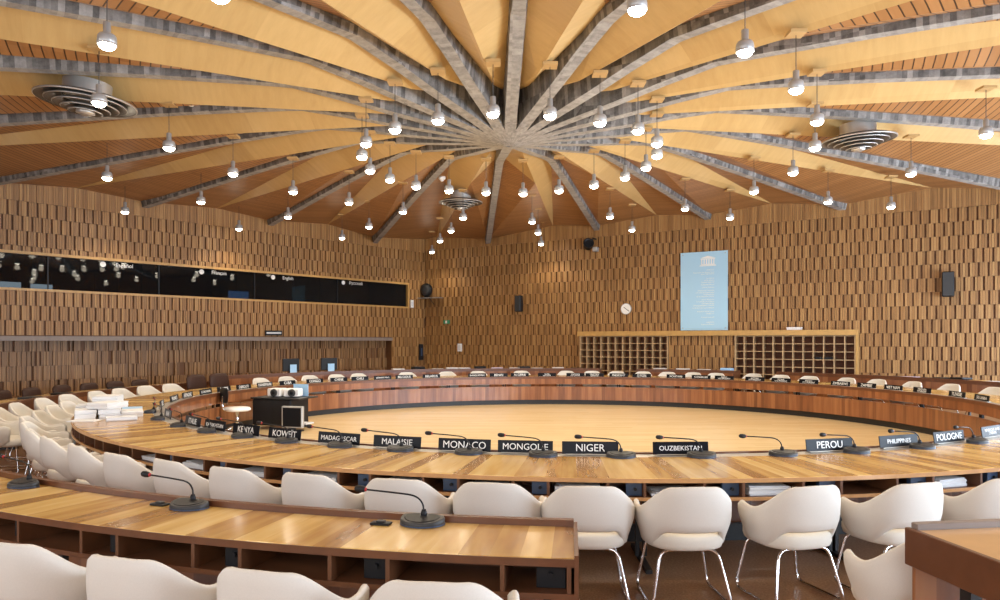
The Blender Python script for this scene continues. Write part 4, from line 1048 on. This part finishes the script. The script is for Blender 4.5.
# loudspeakers
def speaker(px, py, w, h, label, left=False):
    t = wallbox('wall_loudspeaker', px, py, 0, 0, 0, None, label, 'loudspeaker', group='black wall loudspeakers')
    m1 = MB(); m1.bevbox(-w / 2, w / 2, .10, .10 + w * .9, -h / 2, h / 2, .02); m1.build('cabinet', M['black'], t)
    m1 = MB(); m1.bevbox(-w / 2 + .015, w / 2 - .015, .10 + w * .9, .10 + w * .9 + .012, -h / 2 + .02, h / 2 - .02, .004); m1.build('grille', M['dgrey'], t)
    m1 = MB(); m1.box(-.03, .03, -.01, .11, -.05, .05); m1.build('bracket', M['black'], t)
speaker(522.5, 304, .24, .58, 'black wall loudspeaker near the corner, high beside the clock')
speaker(948, 285, .28, .66, 'larger black wall loudspeaker far along the back wall from the blue panel')
# spotlight camera on bracket
t = wallbox('spotlight', 594, 245.5, 0, 0, 0, None, 'black spotlight on a bracket high on the back wall', 'spotlight')
m1 = MB(); m1.lathe([(.10, -.16), (.15, -.13), (.16, .08), (.18, .13), (.15, .13), (.13, .07)], 24, Matrix.Translation((-.06, .28, 0)) @ Matrix.Rotation(-1.2, 4, 'X') @ Matrix.Rotation(.5, 4, 'Y')); m1.build('head', M['black'], t)
m1 = MB(); m1.tube([(.1, 0, .2), (.1, .2, .2), (.02, .25, .12)], .02, 8); m1.build('arm', M['blackmetal'], t)
m1 = MB(); m1.bevbox(.10, .26, .12, .3, -.25, -.10, .01); m1.build('transformer', M['lampgrey'], t)
# corner shelf with round black fan
t = wallbox('corner_shelf', 429, 298.5, 0, 0, 0, None, 'thin shelf in the far corner carrying a round black loudspeaker', 'shelf')
m1 = MB(); m1.box(-.55, .75, .02, .40, -.012, .012); m1.build('board', M['lampgrey'], t)
for x in (-.3, .3): m1 = MB(); m1.tube([(x, .0, -.25), (x, .3, -.02)], .012, 6); m1.build('bracket', M['blackmetal'], t)
sp_ = wall_s(429)
t = thing('round_speaker', 'round black loudspeaker standing on the corner shelf', 'loudspeaker'); t.matrix_world = Matrix.Translation(along(C0, ur, sp_ + .08, nr, .24, zat(sp_, 298.5) + .014)) @ Rm
m1 = MB(); m1.smooth = True
m1.lathe([(.05, -.15), (.17, -.13), (.25, -.05), (.265, .02), (.25, .08), (.22, .10)], 28, Matrix.Translation((0, .02, .30)) @ Matrix.Rotation(-PI / 2, 4, 'X')); m1.build('housing', M['black'], t)
m1 = MB(); m1.lathe([(.22, .10), (.15, .135), (.02, .15)], 28, Matrix.Translation((0, .02, .30)) @ Matrix.Rotation(-PI / 2, 4, 'X')); m1.build('grille', M['dgrey'], t)
m1 = MB(); m1.bevbox(-.10, .10, -.08, .08, 0, .05, .006); m1.build('foot', M['black'], t)
# small fittings
def fitting(name, px, py, w, h, d, mats, label, cat, left=False, off=.06, inner=None):
    t = wallbox(name, px, py, 0, 0, 0, None, label, cat, off, left)
    m1 = MB(); m1.bevbox(-w / 2, w / 2, 0, d, -h / 2, h / 2, .006); m1.build('plate', mats[0], t)
    if len(mats) > 1:
        iw, ih = inner or (.6, .6); m1 = MB(); m1.bevbox(-w * iw / 2, w * iw / 2, d, d + .006, -h * ih / 2, h * ih / 2, .002); m1.build('insert', mats[1], t)
    return t
t = fitting('exit_sign', 448, 322, .26, .14, .06, [M['green'], M['letter']], 'small green exit sign near the far corner', 'sign', inner=(.3, .7))
fitting('switch_plate', 461, 347.5, .19, .30, .05, [M['white_plastic'], M['paper2']], 'pale switch plate on the back wall below the exit sign', 'switch')
fitting('control_box', 410, 304, .14, .30, .08, [M['white_plastic'], M['paper2']], 'white control box under the corner shelf on the left wall'.replace('left wall', 'booth window wall'), 'control box', True)
fitting('intercom_panel', 419.5, 352, .20, .62, .06, [M['black'], M['bluegrey']], 'tall black intercom panel beside the far corner', 'intercom', True, inner=(.4, .5))
t = fitting('wall_sign', 272, 333, .62, .16, .03, [M['black'], M['paper2']], 'small dark sign on the wall above the recess ledge', 'sign', True, off=.08, inner=(.86, .35))

# ------------------------------------------------------------------ light, camera, view
w = bpy.data.worlds.new('World'); sc.world = w; w.use_nodes = True
bg = w.node_tree.nodes['Background']; bg.inputs[0].default_value = (0.75, 0.82, 0.95, 1); bg.inputs[1].default_value = 0.6
cam = bpy.data.cameras.new('Camera'); co = bpy.data.objects.new('Camera', cam); COL.objects.link(co)
co.location = (0, 0, EYE); co.rotation_euler = (PI / 2, 0, 0)
cam.sensor_width = 36; cam.lens = F / 1000 * 36; cam.shift_y = (HY - 300) / 1000; cam.clip_end = 200; cam.clip_start = .05
sc.camera = co
vs = sc.view_settings; vs.view_transform = 'Standard'; vs.look = 'None'; vs.gamma = 1; vs.use_curve_mapping = False; vs.exposure = 0.24
